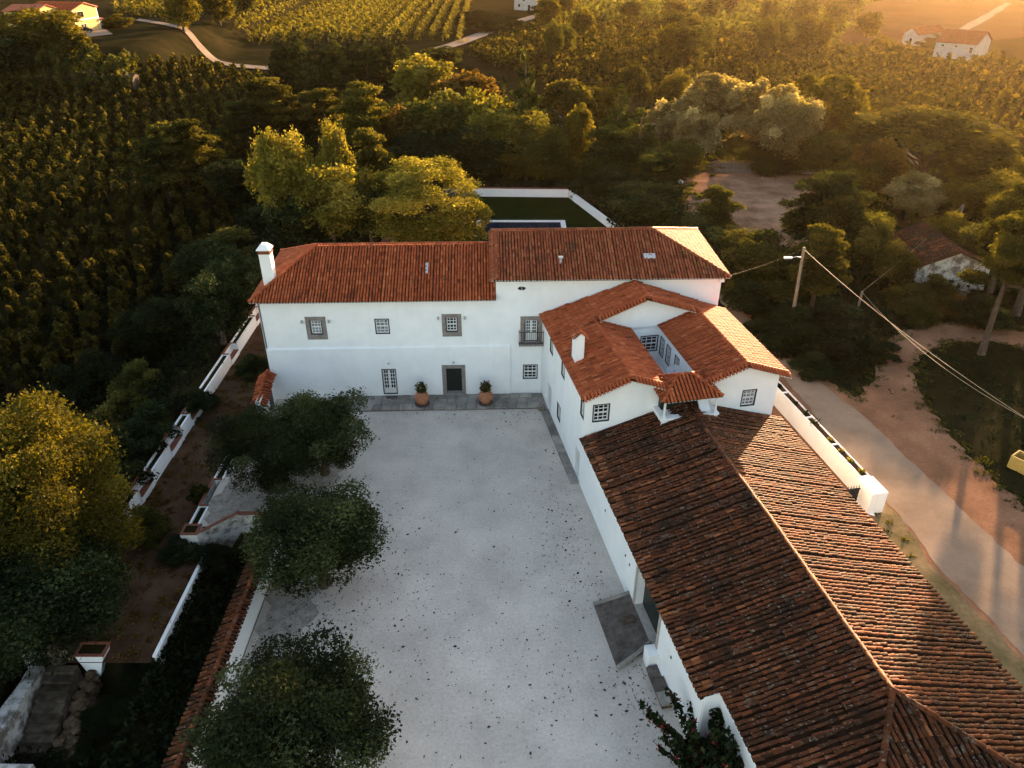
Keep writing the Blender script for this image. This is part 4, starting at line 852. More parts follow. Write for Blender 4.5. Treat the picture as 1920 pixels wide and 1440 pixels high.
# ------------------------------------------------------------------ far buildings
def simple_house(o, W_, D_, h, rh, wmat, rmat, wins=(), over=.4, ridge_x=True):
    mb = MB(); mb.box(0, W_, 0, D_, -1.5, h)
    if ridge_x: mb.add([(0, 0, h), (0, D_, h), (0, D_/2, h+rh), (W_, 0, h), (W_, D_, h), (W_, D_/2, h+rh)], [(1, 0, 2), (3, 4, 5)])
    else: mb.add([(0, 0, h), (W_, 0, h), (W_/2, 0, h+rh), (0, D_, h), (W_, D_, h), (W_/2, D_, h+rh)], [(0, 1, 2), (4, 3, 5)])
    mb.build('wall', wmat, o); a = over; k = rh/(D_/2 if ridge_x else W_/2)
    if ridge_x: P_ = [[(-a, -a, h-a*k), (W_+a, -a, h-a*k), (W_+a, D_/2, h+rh), (-a, D_/2, h+rh)], [(W_+a, D_+a, h-a*k), (-a, D_+a, h-a*k), (-a, D_/2, h+rh), (W_+a, D_/2, h+rh)]]
    else: P_ = [[(-a, D_+a, h-a*k), (-a, -a, h-a*k), (W_/2, -a, h+rh), (W_/2, D_+a, h+rh)], [(W_+a, -a, h-a*k), (W_+a, D_+a, h-a*k), (W_/2, D_+a, h+rh), (W_/2, -a, h+rh)]]
    P_ = [[(x, y, z+.16) for x, y, z in p] for p in P_]
    rp_ = roof_part(o, P_, rmat, drop=.12); t = Tiles()
    for i, p in enumerate(P_): t.face(p, sp=.32, ln=.6, r=.12, old=.5, mortar=False, seed=90+i)
    t.build(rmat, rp_)
    for (x0, x1, z0, z1) in wins:
        mb = MB(); mb.box(x0-.08, x1+.08, -.06, -.01, z0-.08, z1+.08); w_ = mb.build('window', M['sash'], o); MB().box(x0, x1, -.09, -.062, z0, z1).build('pane', M['glass'], w_)
    return rp_
def base2(pxA, pxB, z): A, B = P(*pxA, z), P(*pxB, z); return A, math.atan2(B[1]-A[1], B[0]-A[0]), float(np.linalg.norm(B-A))
A, th, w_ = base2((1652, 490), (1708, 546), 0)
o = thing('ruined_cottage', 'small ruined cottage with flaking white wall and sagging dark tile roof among pines', 'cottage', tuple(A), th); simple_house(o, w_, 7.0, 2.7, 1.5, M['white_old'], M['tile_old'])
o = MB().prism([(0, 0), (5.5, -.5), (6, .6), (3, 1.1), (.2, .8)], -.3, 1.3).build('stone_ruin', M['rubble']); o.location = tuple(P(1690, 570)); o.rotation_euler = (0, 0, R(-5)); tag(o, 'low brown stone ruin in front of the cottage', 'ruin')
o = MB().tube([(0, 0, .3), (1.3, .5, .35)], [.32, .32], 12).build('concrete_pipe', M['slab']); o.location = tuple(P(1652, 515)); tag(o, 'short concrete pipe lying by the cottage corner', 'pipe')
A, th, w_ = base2((1748, 106), (1822, 113), 0); o = thing('farm_building', 'larger white farm building with pale tile roof at the edge of the hazy field', 'building', tuple(A), th); simple_house(o, w_, 14, 4.0, 2.6, M['far_white'], M['tile_moss'], [(1.5, 2.4, 2.9, 3.4), (5, 5.9, 2.9, 3.4), (9, 9.9, 1.8, 3.2)])
A, th, w_ = base2((1690, 84), (1716, 87), 0); o = thing('farm_building', 'smaller white shed with tile roof at the edge of the hazy field', 'shed', tuple(A), th); simple_house(o, w_, 15, 3.4, 1.6, M['far_white'], M['tile_moss'], [(2.2, 3.1, .1, 2.2)], ridge_x=False)
A, th, w_ = base2((964, 18), (1006, 20), 0); o = thing('far_house', 'white house at the far end of the pale lane behind the orchard', 'house', tuple(A), th); simple_house(o, w_, 12, 5.5, 2.0, M['far_white'], M['tile'], [(7, 8.2, 0, 2.2), (2, 3.2, 1.2, 2.4), (4.5, 5.6, 3.6, 4.8)])
o = MB().box(-.5, .5, -.5, .5, 0, 3.2).prism([(-.65, -.65), (.65, -.65), (.65, .65), (-.65, .65)], 3.2, 3.5).build('gate_pillar', M['white']); o.location = tuple(P(1028, 18)); tag(o, 'white gate pillar beside the far white house', 'pillar')
A, th, w_ = base2((146, 62), (190, 54), 7); yh = thing('yellow_house', 'yellow two storey house with white trim and red roof above the ivy bank', 'house', tuple(A), th)
simple_house(yh, w_, 13, 5.6, 1.3, M['yellow'], M['tile'], [(1.9, 4.3, 3.6, 5.0), (2.4, 3.2, .2, 1.9), (3.5, 4.3, .2, 1.9)], ridge_x=False)
mb = MB()
for q in ((-.06, .22, -.06, -.012, 0, 5.6), (w_-.22, w_+.06, -.06, -.012, 0, 5.6), (.22, w_-.22, -.06, -.012, 2.9, 3.15)): mb.box(*q)
mb.build('trim', M['sash'], yh)
mb = MB(); mb.box(-9, -.05, 4, 13, -1.5, 5.9); mb.add([(-9, 4, 5.9), (-.05, 4, 5.9), (-4.5, 4, 7.1), (-9, 13, 5.9), (-.05, 13, 5.9), (-4.5, 13, 7.1)], [(0, 1, 2), (4, 3, 5)]); mb.build('side_wing', M['yellow'], yh)
roof_part(yh, [[(-9.4, 13.4, 5.95), (-9.4, 3.6, 5.95), (-4.5, 3.6, 7.3), (-4.5, 13.4, 7.3)], [(.3, 3.6, 5.95), (.3, 13.4, 5.95), (-4.5, 13.4, 7.3), (-4.5, 3.6, 7.3)]], M['tile'])
mb = MB(); mb.box(w_+.02, w_+3.4, 1.5, 5, -1.5, 2.3); an = mb.build('annex', M['mortar'], yh); roof_part(yh, [[(w_-2.2, .6, 2.35), (w_+3.7, .6, 2.35), (w_+3.7, 5.2, 3.1), (w_-2.2, 5.2, 3.1)]], M['tile'], 'annex_roof')
sheet('driveway', pxs([(140, 66), (150, 72), (212, 64), (200, 56), (190, 54), (146, 61)], 7), 7.03, M['farroad'], 4, .2, 12)
cb = P(160, 61, 7); car = thing('parked_car', 'black car parked on the driveway of the yellow house', 'car', tuple(cb), R(14))
prof = [(-2.1, .35), (-2.1, .75), (-1.95, .92), (-1.1, 1.0), (-.6, 1.42), (.7, 1.46), (1.5, 1.05), (2.05, .95), (2.12, .6), (2.1, .35)]
mb = MB(); k = len(prof); V = [(x, y, z) for y in (-.85, .85) for x, z in prof]; mb.add(V, [tuple(range(k)), tuple(range(k, 2*k))[::-1]]+[(i, k+i, k+(i+1) % k, (i+1) % k) for i in range(k)]); mb.build('body', M['carpaint'], car)
for x_ in (-1.3, 1.35):
    for y_ in (-.86, .86): mb = MB(); mb.tube([(x_, y_-.1, .33), (x_, y_+.1, .33)], [.33, .33], 14); w__ = mb.build('wheel', M['rubber'], car); mb = MB(); s_ = math.copysign(.11, y_); mb.tube([(x_, y_+s_, .33), (x_, y_+s_*.95, .33)], [.2, .2], 12); mb.build('rim', M['metal'], w__)
mb = MB()
for s_ in (-.856, .856): mb.add([(-.95, s_, 1.02), (1.3, s_, 1.05), (.68, s_, 1.4), (-.56, s_, 1.37)], [(0, 1, 2, 3)])
mb.quad((-1.06, -.75, 1.05), (-1.06, .75, 1.05), (-.64, .7, 1.41), (-.64, -.7, 1.41)); mb.build('window', M['glass'], car)

# ------------------------------------------------------------------ trees
def clumps(kind, H_, W_, r):
    c = []; w = W_/2
    if kind in ('broad', 'olive', 'tall'):
        k = {'broad': 64, 'olive': 46, 'tall': 52}[kind]; zc, zr = {'broad': (.54, .46), 'olive': (.55, .43), 'tall': (.52, .48)}[kind]
        for i in range(k):
            d = r.normal(size=3); d /= np.linalg.norm(d); f = r.uniform(.06, .95)**.55; rad = r.uniform(.10, .19)*W_*(1.2-.42*f)*(.85 if kind == 'olive' else 1)
            pos = np.array([d[0]*w*f*.86, d[1]*w*f*.86, H_*zc+d[2]*H_*zr*f*.84]); rr_ = np.array([rad, rad, rad*(1.0 if kind != 'tall' else 1.35)])
            if kind == 'tall': pos[:2] *= 1.0-.55*max(0, (pos[2]/H_-.5)/.5)
            if i % 9 == 0 and kind == 'broad': pos = pos*[1.13, 1.13, 1.05]; rr_ = rr_*.7
            c.append((pos, rr_))
    elif kind == 'dome':
        for i in range(64):
            a = r.uniform(0, 2*math.pi); q = math.sqrt(r.random()); z = math.sqrt(max(0, 1-q*q*.96)); f = r.uniform(.82, .93)
            rad = r.uniform(.085, .15)*W_; c.append((np.array([q*w*f*math.cos(a), q*w*f*math.sin(a), H_*.36+z*H_*.56*f]), np.array([rad, rad, rad*.75])))
    elif kind == 'globe':
        for i in range(90):
            d = r.normal(size=3); d /= np.linalg.norm(d); f = r.uniform(.78, .92); rad = r.uniform(.08, .14)*W_
            c.append((np.array([d[0]*w*f, d[1]*w*f, H_*.52+d[2]*H_*.46*f]), np.array([rad, rad, rad*.8])))
    elif kind == 'shrub':
        for i in range(34):
            a = r.uniform(0, 2*math.pi); q = math.sqrt(r.random()); z = math.sqrt(max(0, 1-q*q*.9)); rad = r.uniform(.10, .19)*W_
            c.append((np.array([q*w*.8*math.cos(a), q*w*.8*math.sin(a), H_*r.uniform(.1, .8)*z]), np.array([rad, rad, min(rad*.8, H_*.3)])))
    elif kind == 'pine':
        k = 26
        for i in range(k):
            h = .32+.64*(i+.5)/k; a = i*2.4+r.normal(0, .4); R_ = w*(1-.62*((h-.3)/.7)**1.3)*r.uniform(.55, 1.0); f = r.uniform(.35, .8)
            rad = r.uniform(.13, .22)*W_*(1.15-.5*h); c.append((np.array([R_*f*math.cos(a), R_*f*math.sin(a), h*H_-.02*H_*f]), np.array([rad*1.15, rad*1.15, rad*.34])))
            if i % 2: c.append((np.array([R_*math.cos(a+.5), R_*math.sin(a+.5), h*H_-.02*H_]), np.array([rad*.8, rad*.8, rad*.3])))
    elif kind == 'highpine':
        for i in range(22):
            h = .56+.42*(i+.5)/22; a = i*2.4+r.normal(0, .4); R_ = w*(1-.6*((h-.55)/.45)**1.5)*r.uniform(.3, 1.0); rad = r.uniform(.11, .18)*W_
            c.append((np.array([R_*.8*math.cos(a), R_*.8*math.sin(a), h*H_]), np.array([rad*1.15, rad*1.15, rad*.36])))
    elif kind == 'cypress':
        T_ = 15
        for i in range(T_):
            h = .12+.86*i/(T_-1); R_ = w*(1-h)**.75
            for j in range(max(1, int(6*(1-h)+1))):
                a = i*1.3+j*6.28/max(1, int(6*(1-h)+1))+r.normal(0, .25); rr_ = max(.05*W_, R_*.48); c.append((np.array([R_*.62*math.cos(a), R_*.62*math.sin(a), h*H_-R_*.12+r.normal(0, .012*H_)]), np.array([rr_, rr_, max(rr_*.55, .035*H_)])))
    return c
def leaves_for(cl, n, r, power=.45):
    area = np.array([rd[0]*rd[1]+rd[0]*rd[2] for _, rd in cl]); cnt = np.maximum(8, (n*area/area.sum()).astype(int)); pts = []; tint = []
    for (c, rd), k in zip(cl, cnt):
        d = r.normal(size=(k, 3)); d /= np.linalg.norm(d, axis=1)[:, None]; d[:, 2] = np.where((d[:, 2] < -.5) & (r.random(k) < .5), -d[:, 2], d[:, 2])
        rad = r.uniform(.25, 1.0, (k, 1))**power*r.choice([1.0, 1.0, 1.0, 1.0, 1.0, 1.14, 1.14, 1.4], (k, 1)); pts.append(c+d*rd*rad); tint.append(np.full(k, np.clip(r.normal(.5, .24), .05, .95)))
    return np.concatenate(pts), np.concatenate(tint)
def trunk_mesh(cl, H_, W_, kind, r):
    mb = MB(); r0 = .028*H_+.04; lean = r.normal(0, .02*H_, 2); hf = {'broad': .55, 'olive': .5, 'tall': .7, 'dome': .5, 'globe': .6, 'shrub': .3, 'pine': .93, 'highpine': .93, 'cypress': .9}[kind]
    pts = [np.array([lean[0]*t+math.sin(t*4)*.015*H_, lean[1]*t, H_*hf*t-.15*(t == 0)]) for t in np.linspace(0, 1, 6)]; mb.tube(pts, [r0*(1.25 if i == 0 else 1-.14*i) for i in range(6)], 8)
    if kind in ('cypress', 'shrub'): sel = []
    else: sel = [cl[i] for i in r.permutation(len(cl))[:11]]
    for c, rd in sel:
        s_ = pts[2+int(r.integers(0, 3))] if 'pine' not in kind else np.array([lean[0]*.5, lean[1]*.5, max(.2*H_, c[2]-.06*H_)]); m = (s_+c)/2+[0, 0, -.02*H_]; mb.tube([s_, m, c], [r0*.42, r0*.3, r0*.14], 5)
    return raw_mesh('trunk', mb.v, mb.f, M['bark'], None, True)
VAR = {}
def NV(kind, lod): return 2 if lod < 2 or kind == 'broad' else 1
def variants(kind, lod):
    if (kind, lod) not in VAR:
        out = []
        for s_ in range(NV(kind, lod)):
            r = np.random.default_rng(1000+s_*17+hash_(kind)+lod); cl = clumps(kind, 10.0, 8.0, r); n, sz = ((9000, .29), (18000, .19), (64000, .096))[lod]
            if kind in ('pine', 'cypress', 'highpine'): asp = 2.6; sz *= .85
            elif kind == 'olive': asp = 2.4; sz *= .85
            else: asp = 1.6
            p, t_ = leaves_for(cl, n, r); out.append((foliage(None, 'crown', p, sz, None, r, aspect=asp, tint=t_), trunk_mesh(cl, 10., 8., kind, r)))
            out[-1][0].materials.append(L['mid'])
        VAR[(kind, lod)] = out
    return VAR[(kind, lod)]
def hash_(s): return sum(ord(c)*(i+3) for i, c in enumerate(s)) % 991
NAMES = {'broad': 'broadleaf_tree', 'olive': 'olive_tree', 'tall': 'broadleaf_tree', 'dome': 'umbrella_tree', 'globe': 'broadleaf_tree', 'shrub': 'shrub', 'pine': 'pine_tree', 'highpine': 'pine_tree', 'cypress': 'conifer_tree'}
def plant(kind, base, H_, W_, mat, lod, label, group=None, rot=None, var=None, name=None):
    i = plant.i; plant.i += 1; cm_, tm_ = variants(kind, lod)[i % NV(kind, lod) if var is None else var]
    o = thing(name or NAMES[kind], label, 'shrub' if kind == 'shrub' else 'tree', tuple(map(float, base)), (i*2.1) % 6.28 if rot is None else rot, group); o.scale = (W_/8., W_/8., H_/10.)
    if kind != 'shrub': link('trunk', tm_, o)
    c = link('crown' if kind != 'shrub' else 'foliage', cm_, o); c.material_slots[0].link = 'OBJECT'; c.material_slots[0].material = L[mat]
    return o
plant.i = 0
def tree(kind, px_, py_, wpx, H_, mat, lod, label, group=None, **kw):
    b = onground(px_, py_, H_*.98); zc = b[1]*_c-(b[2]+H_*.6-CAM_H)*_s; return plant(kind, b, H_, 1.12*wpx*zc/F_PX, mat, lod, label, group, **kw)
# near trees of the court and the left edge
def near(kind, px_, py_, W_, H_, mat, label, zf=.6, lod=2, zg=None):
    q = onground(px_, py_, H_*zf) if zg is None else P(px_, py_, zg+H_*zf); z = q[2] if zg is None else zg
    return plant(kind, (q[0], q[1], z), H_, W_, mat, lod, label)
near('broad', 594, 795, 7.4, 6.8, 'court', 'dark green leafy tree against the house facade and paving')
near('broad', 486, 830, 6.6, 6.2, 'court', 'dark green leafy tree beside the roofed gateway and short bench wall')
near('broad', 590, 995, 8.0, 6.8, 'court', 'dark green leafy tree behind the tile capped courtyard wall')
near('broad', 540, 1345, 8.0, 6.2, 'court', 'leafy green courtyard tree overhanging the tile capped wall at its near end')
near('broad', 30, 860, 9.5, 12, 'gold', 'large tree with sunlit golden crown below the terrace wall', zf=.62, lod=2)
near('broad', 105, 960, 7.5, 10.5, 'gold', 'golden tree lobe leaning from the large golden tree towards the terrace wall', zf=.62, lod=2)
near('broad', 95, 1050, 8.0, 8.0, 'dark', 'shade-darkened green tree under the golden crowns', zf=.6, lod=2)  # dark leaf colour puts the shade of the golden crowns into it
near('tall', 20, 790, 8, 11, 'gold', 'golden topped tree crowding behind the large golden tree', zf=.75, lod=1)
near('broad', 60, 1120, 9, 7.5, 'dark', 'dark shaded tree under the large golden tree, left of the terrace wall', lod=2)  # shade under the golden tree is painted in by the dark leaves
near('shrub', 180, 790, 5.5, 5.5, 'mid', 'feathery dark green shrub between the golden tree and the orchard', lod=1)
near('shrub', 190, 1330, 2.6, 1.5, 'ivy', 'dark ivy mound beside the rubble bank of the stairs', zg=-2.6)
near('shrub', 260, 1260, 3.0, 1.6, 'ivy', 'dark creeper mound between stairs and ivy strip', zg=-2.4)
near('shrub', 30, 1290, 2.2, 1.4, 'ivy', 'dark ivy hanging over the old peeling wall', zg=-2.4)
near('shrub', 120, 1400, 2.4, 1.2, 'ivy', 'dark weeds mound at the foot of the worn steps', zg=-3.1)
near('shrub', 160, 1105, 3.0, 2.2, 'dark', 'dark bush on the long terrace wall above the stairs', zg=-.6)
near('shrub', 335, 1020, 2.6, 1.2, 'dark', 'dark bush on the terrace soil near the square planter', lod=1, zg=-1.0)
near('olive', 372, 925, 1.5, 1.7, 'mid', 'small sparse young tree on the terrace soil', lod=1, zg=-1.0)
near('shrub', 470, 672, 2.8, 2.6, 'dark', 'round dark bush at the left corner of the house', lod=1, zg=-1.0)
near('shrub', 372, 745, 3.0, 2.6, 'dark', 'dark leafy bush hanging over the long terrace wall', lod=1)
near('shrub', 262, 965, 2.8, 3.2, 'mid', 'leafy bush covering the terrace wall beside the golden tree', lod=1)
near('shrub', 400, 1035, 2.2, 1.6, 'ivy', 'dark ivy bush hanging below the square planter', lod=1, zg=-1.2)
for (a_, b_, c_, h_, l_) in ((255, 690, 5, 5.0, 'loose shrub with yellowing leaves below the terrace wall'), (195, 850, 5, 5, 'dark shrub below the terrace wall beside the golden tree'), (310, 600, 6, 6, 'dark tree mass between orchard and terrace wall'), (405, 580, 6, 6.5, 'dark tree left of the white house corner'), (390, 500, 9, 7, 'wide low dark tree behind the chimney end of the house'), (250, 610, 5, 4.5, 'dark shrub with russet leaves at the orchard edge'), (445, 520, 6, 6, 'dark shrub beside the white chimney'), (275, 790, 4, 3.5, 'low dark shrub under the terrace wall benches'), (225, 745, 4.5, 4.5, 'shrub with scattered yellow leaves under the terrace wall'), (180, 680, 5, 4.5, 'dark shrub at the near edge of the orchard'), (110, 700, 5, 4, 'low dark shrub behind the golden tree at the orchard edge'), (395, 560, 5, 6, 'dark broad shrub shading the slope left of the house')):
    near('broad' if h_ > 5.6 else 'shrub', a_, b_, c_, h_, 'dark' if 'yellow' not in l_ else 'mid', l_, lod=1)
# mid distance: (kind, top px x, top px y, width px, height m, leaf, lod, label)
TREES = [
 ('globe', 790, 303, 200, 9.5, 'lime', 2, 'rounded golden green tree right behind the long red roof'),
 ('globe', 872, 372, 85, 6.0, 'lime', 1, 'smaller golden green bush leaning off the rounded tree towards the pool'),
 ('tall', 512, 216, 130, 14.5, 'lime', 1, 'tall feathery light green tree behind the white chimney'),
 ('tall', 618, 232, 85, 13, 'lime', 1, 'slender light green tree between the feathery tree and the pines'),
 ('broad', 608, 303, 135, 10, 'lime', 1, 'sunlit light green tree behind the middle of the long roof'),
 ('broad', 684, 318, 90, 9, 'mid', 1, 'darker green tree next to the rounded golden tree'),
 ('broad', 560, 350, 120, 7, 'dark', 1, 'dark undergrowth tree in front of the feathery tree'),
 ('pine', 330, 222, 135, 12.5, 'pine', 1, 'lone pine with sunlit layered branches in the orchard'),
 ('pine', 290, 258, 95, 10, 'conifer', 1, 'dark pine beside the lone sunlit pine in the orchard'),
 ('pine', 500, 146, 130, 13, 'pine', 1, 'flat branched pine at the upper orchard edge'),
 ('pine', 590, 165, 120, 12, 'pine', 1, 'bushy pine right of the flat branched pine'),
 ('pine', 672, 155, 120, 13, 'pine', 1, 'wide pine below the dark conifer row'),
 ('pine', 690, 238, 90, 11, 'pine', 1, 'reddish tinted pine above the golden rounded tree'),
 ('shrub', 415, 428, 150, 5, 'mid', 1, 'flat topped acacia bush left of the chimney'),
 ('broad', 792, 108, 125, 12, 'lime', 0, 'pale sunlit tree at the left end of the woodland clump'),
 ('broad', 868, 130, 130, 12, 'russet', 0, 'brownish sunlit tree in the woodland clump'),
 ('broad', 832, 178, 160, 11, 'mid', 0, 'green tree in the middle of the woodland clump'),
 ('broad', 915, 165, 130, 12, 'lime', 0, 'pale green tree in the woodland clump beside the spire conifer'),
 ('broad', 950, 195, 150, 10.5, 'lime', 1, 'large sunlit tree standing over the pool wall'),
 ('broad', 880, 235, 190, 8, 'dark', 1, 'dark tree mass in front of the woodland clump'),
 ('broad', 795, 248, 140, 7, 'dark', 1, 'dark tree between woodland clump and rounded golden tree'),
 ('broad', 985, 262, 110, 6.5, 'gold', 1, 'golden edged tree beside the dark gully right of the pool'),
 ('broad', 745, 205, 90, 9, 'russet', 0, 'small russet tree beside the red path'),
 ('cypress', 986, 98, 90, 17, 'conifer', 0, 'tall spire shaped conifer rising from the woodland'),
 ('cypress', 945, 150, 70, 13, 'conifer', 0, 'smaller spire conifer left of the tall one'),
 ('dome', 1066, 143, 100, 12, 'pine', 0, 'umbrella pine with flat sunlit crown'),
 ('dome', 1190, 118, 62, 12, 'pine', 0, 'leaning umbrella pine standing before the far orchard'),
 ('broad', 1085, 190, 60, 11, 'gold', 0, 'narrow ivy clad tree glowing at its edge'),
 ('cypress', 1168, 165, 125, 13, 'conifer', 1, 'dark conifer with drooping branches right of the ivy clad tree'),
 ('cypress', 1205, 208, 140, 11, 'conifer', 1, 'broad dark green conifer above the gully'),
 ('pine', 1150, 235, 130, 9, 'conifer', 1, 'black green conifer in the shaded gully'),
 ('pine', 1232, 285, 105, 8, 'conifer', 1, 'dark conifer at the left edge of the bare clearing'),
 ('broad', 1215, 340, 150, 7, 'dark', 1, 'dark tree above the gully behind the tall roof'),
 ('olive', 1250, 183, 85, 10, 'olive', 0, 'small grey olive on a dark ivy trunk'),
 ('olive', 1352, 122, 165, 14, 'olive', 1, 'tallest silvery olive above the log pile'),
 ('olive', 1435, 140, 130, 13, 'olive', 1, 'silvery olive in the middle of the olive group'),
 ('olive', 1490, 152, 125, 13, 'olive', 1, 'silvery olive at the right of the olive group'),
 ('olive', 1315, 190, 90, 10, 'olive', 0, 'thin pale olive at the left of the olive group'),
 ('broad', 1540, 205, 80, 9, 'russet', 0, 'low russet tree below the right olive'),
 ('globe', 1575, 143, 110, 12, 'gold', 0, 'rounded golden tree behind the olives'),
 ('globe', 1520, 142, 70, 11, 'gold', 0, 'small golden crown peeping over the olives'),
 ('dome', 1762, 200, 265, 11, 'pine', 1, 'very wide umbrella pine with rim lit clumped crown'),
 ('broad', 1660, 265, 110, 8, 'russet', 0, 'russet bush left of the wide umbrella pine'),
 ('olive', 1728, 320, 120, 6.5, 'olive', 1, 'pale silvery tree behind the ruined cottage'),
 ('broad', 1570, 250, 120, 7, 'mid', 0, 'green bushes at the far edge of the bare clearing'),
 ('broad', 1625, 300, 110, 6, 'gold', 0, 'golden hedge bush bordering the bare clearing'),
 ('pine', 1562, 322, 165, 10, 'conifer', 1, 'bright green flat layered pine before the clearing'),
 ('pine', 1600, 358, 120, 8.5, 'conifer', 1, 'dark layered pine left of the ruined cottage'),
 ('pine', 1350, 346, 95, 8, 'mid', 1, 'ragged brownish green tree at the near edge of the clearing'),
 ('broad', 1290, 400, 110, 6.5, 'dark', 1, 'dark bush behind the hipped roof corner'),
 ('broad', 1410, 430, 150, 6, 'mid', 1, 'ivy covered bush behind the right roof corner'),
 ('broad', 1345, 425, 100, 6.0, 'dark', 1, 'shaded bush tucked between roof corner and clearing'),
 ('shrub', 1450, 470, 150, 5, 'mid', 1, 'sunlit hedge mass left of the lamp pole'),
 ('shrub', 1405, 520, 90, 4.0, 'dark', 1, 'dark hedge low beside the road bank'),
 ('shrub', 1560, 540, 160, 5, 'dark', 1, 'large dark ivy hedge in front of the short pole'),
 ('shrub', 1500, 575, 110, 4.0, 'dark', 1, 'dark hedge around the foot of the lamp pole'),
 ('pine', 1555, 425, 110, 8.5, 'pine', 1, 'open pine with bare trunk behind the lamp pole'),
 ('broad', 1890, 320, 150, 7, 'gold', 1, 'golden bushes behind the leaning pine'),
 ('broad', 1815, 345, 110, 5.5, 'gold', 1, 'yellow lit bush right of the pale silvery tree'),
 ('broad', 1920, 395, 120, 5, 'gold', 1, 'golden green bush beside the dark pine'),
 ('broad', 60, 12, 150, 13, 'gold', 1, 'large sunlit tree hiding the yellow house'),
 ('tall', 118, 38, 85, 11, 'gold', 0, 'tall golden tree just in front of the yellow house'),
 ('broad', 10, 60, 110, 12, 'dark', 0, 'dark tree with bare trunk left of the golden tree'),
 ('broad', 330, -14, 66, 10, 'gold', 0, 'golden tree by the lane opposite the ivy bank'),
 ('broad', 400, -18, 66, 10, 'gold', 0, 'golden tree at the corner of the crop rows'),
 ('broad', 455, -22, 50, 8, 'mid', 0, 'green tree at the left border of the crop rows'),
 ('shrub', 215, 22, 60, 4, 'gold', 0, 'small round bush beside the yellow house lawn'),
 ('broad', 830, 88, 80, 5, 'mid', 0, 'bush where the far lane leaves the crop rows'),
 ('shrub', 500, 355, 130, 4, 'dark', 1, 'dark low bush under the feathery tree'),
]
for a_ in TREES: tree(*a_[:7], a_[7])
for k, (x_, y_) in enumerate(((520, 62), (552, 55), (588, 66), (622, 58), (655, 64), (690, 58), (722, 55), (752, 66), (570, 88), (640, 92), (705, 90))):
    tree('cypress', x_, y_, 62, 12 if y_ < 80 else 9.5, 'conifer', 0, 'dark conifer in the dense row below the crop rows', 'dark conifer row')
rr2 = np.random.default_rng(5)
for k in range(30):
    x_, y_ = rr2.uniform(1030, 1640), rr2.uniform(-45, 46); tree('broad', x_, y_, rr2.uniform(34, 60), rr2.uniform(8, 12), ('mid', 'gold', 'mid')[k % 3], 0, 'hazy tree in the distant wood beyond the far orchard', 'distant hazy wood')
for k, (x_, y_) in enumerate(((880, 18), (905, 14), (930, 20), (950, 24), (1020, 0), (915, 30))):
    tree('shrub', x_, y_, 60, 5, 'dark', 0, 'dark hedge bush in front of the far white house', 'far hedge bushes')
for k, (x_, y_) in enumerate(((1660, 62), (1735, 72), (1760, 60), (1690, 92), (1725, 95), (1840, 100), (1870, 90), (1735, 98), (1768, 104), (1800, 106), (1702, 84))):
    tree('shrub', x_, y_, 46, 4, 'gold', 0, 'hazy bush beside the white farm buildings', 'farmyard bushes')
plant('highpine', P(1840, 664), 12, 7.0, 'pine', 2, 'tall bare trunked pine leaning over the ruined cottage')
plant('highpine', P(1925, 655), 12, 8.5, 'conifer', 2, 'dark bare trunked pine shading the dirt track')
plant('highpine', P(1850, 560), 11, 7.0, 'pine', 2, 'sunlit pine behind the dirt track bend')
plant('highpine', P(1905, 590), 11, 9.0, 'conifer', 2, 'dark spreading pine above the far bend of the dirt track')
plant('highpine', P(1990, 700), 12, 9.0, 'conifer', 2, 'dark pine beside the yellowish crate')
for (a_, b_, w_, h_, k_, m_, l_) in ((1640, 395, 95, 7, 'broad', 'mid', 'green tree standing left of the ruined cottage'), (1785, 400, 100, 6.0, 'broad', 'gold', 'yellowish tree behind the cottage roof'), (1840, 420, 110, 6, 'broad', 'mid', 'thick bush behind the tall bare trunked pine'), (1650, 470, 60, 3.0, 'shrub', 'dark', 'dark shrub against the cottage end wall'), (1720, 520, 90, 3.0, 'shrub', 'pine', 'spreading shrub hiding the foot of the cottage wall'), (1690, 455, 80, 5.0, 'broad', 'pine', 'pine bush leaning over the cottage wall'), (1765, 500, 90, 4.0, 'shrub', 'mid', 'leafy shrub covering the near corner of the cottage'), (1640, 560, 70, 2.4, 'shrub', 'dark', 'low shrub beside the short pole'), (1860, 540, 100, 3.5, 'shrub', 'dark', 'dark thicket beyond the dirt track bend'), (1660, 640, 70, 1.6, 'shrub', 'dark', 'low dark bush where the track meets the ivy hedge'), (1430, 585, 60, 2.5, 'shrub', 'dark', 'dark bush on the road bank before the lamp pole'), (1585, 640, 90, 2.6, 'shrub', 'ivy', 'dark ivy bush at the near end of the roadside hedge'), (1530, 655, 80, 2.2, 'shrub', 'dark', 'low hedge bush along the shaded road edge'), (1450, 265, 120, 4, 'shrub', 'mid', 'green scrub under the silvery olives'), (1280, 260, 90, 6, 'broad', 'mid', 'green tree between dark conifer and olives'), (1145, 310, 110, 5.5, 'broad', 'dark', 'dark tree filling the gully beside the slanting wall'), (1050, 285, 80, 5.0, 'broad', 'mid', 'green tree above the pool wall corner'), (1020, 215, 90, 10, 'broad', 'mid', 'green tree under the tall spire conifer'), (1130, 160, 70, 9, 'broad', 'gold', 'sunlit tree between the umbrella pine and dark conifers'), (1270, 130, 60, 8, 'broad', 'gold', 'golden bush at the edge of the far orchard'), (700, 190, 90, 9, 'broad', 'mid', 'green tree beside the reddish pine'), (450, 190, 90, 9, 'pine', 'conifer', 'dark pine at the right border of the orchard'), (430, 300, 110, 8, 'broad', 'dark', 'dark tree between the orchard and the feathery tree'), (1850, 255, 110, 8, 'broad', 'mid', 'green tree right of the wide umbrella pine'), (1900, 290, 100, 7, 'broad', 'gold', 'golden tree beyond the ruined cottage pines')):
    tree(k_, a_, b_, w_, h_, m_, 1, l_)
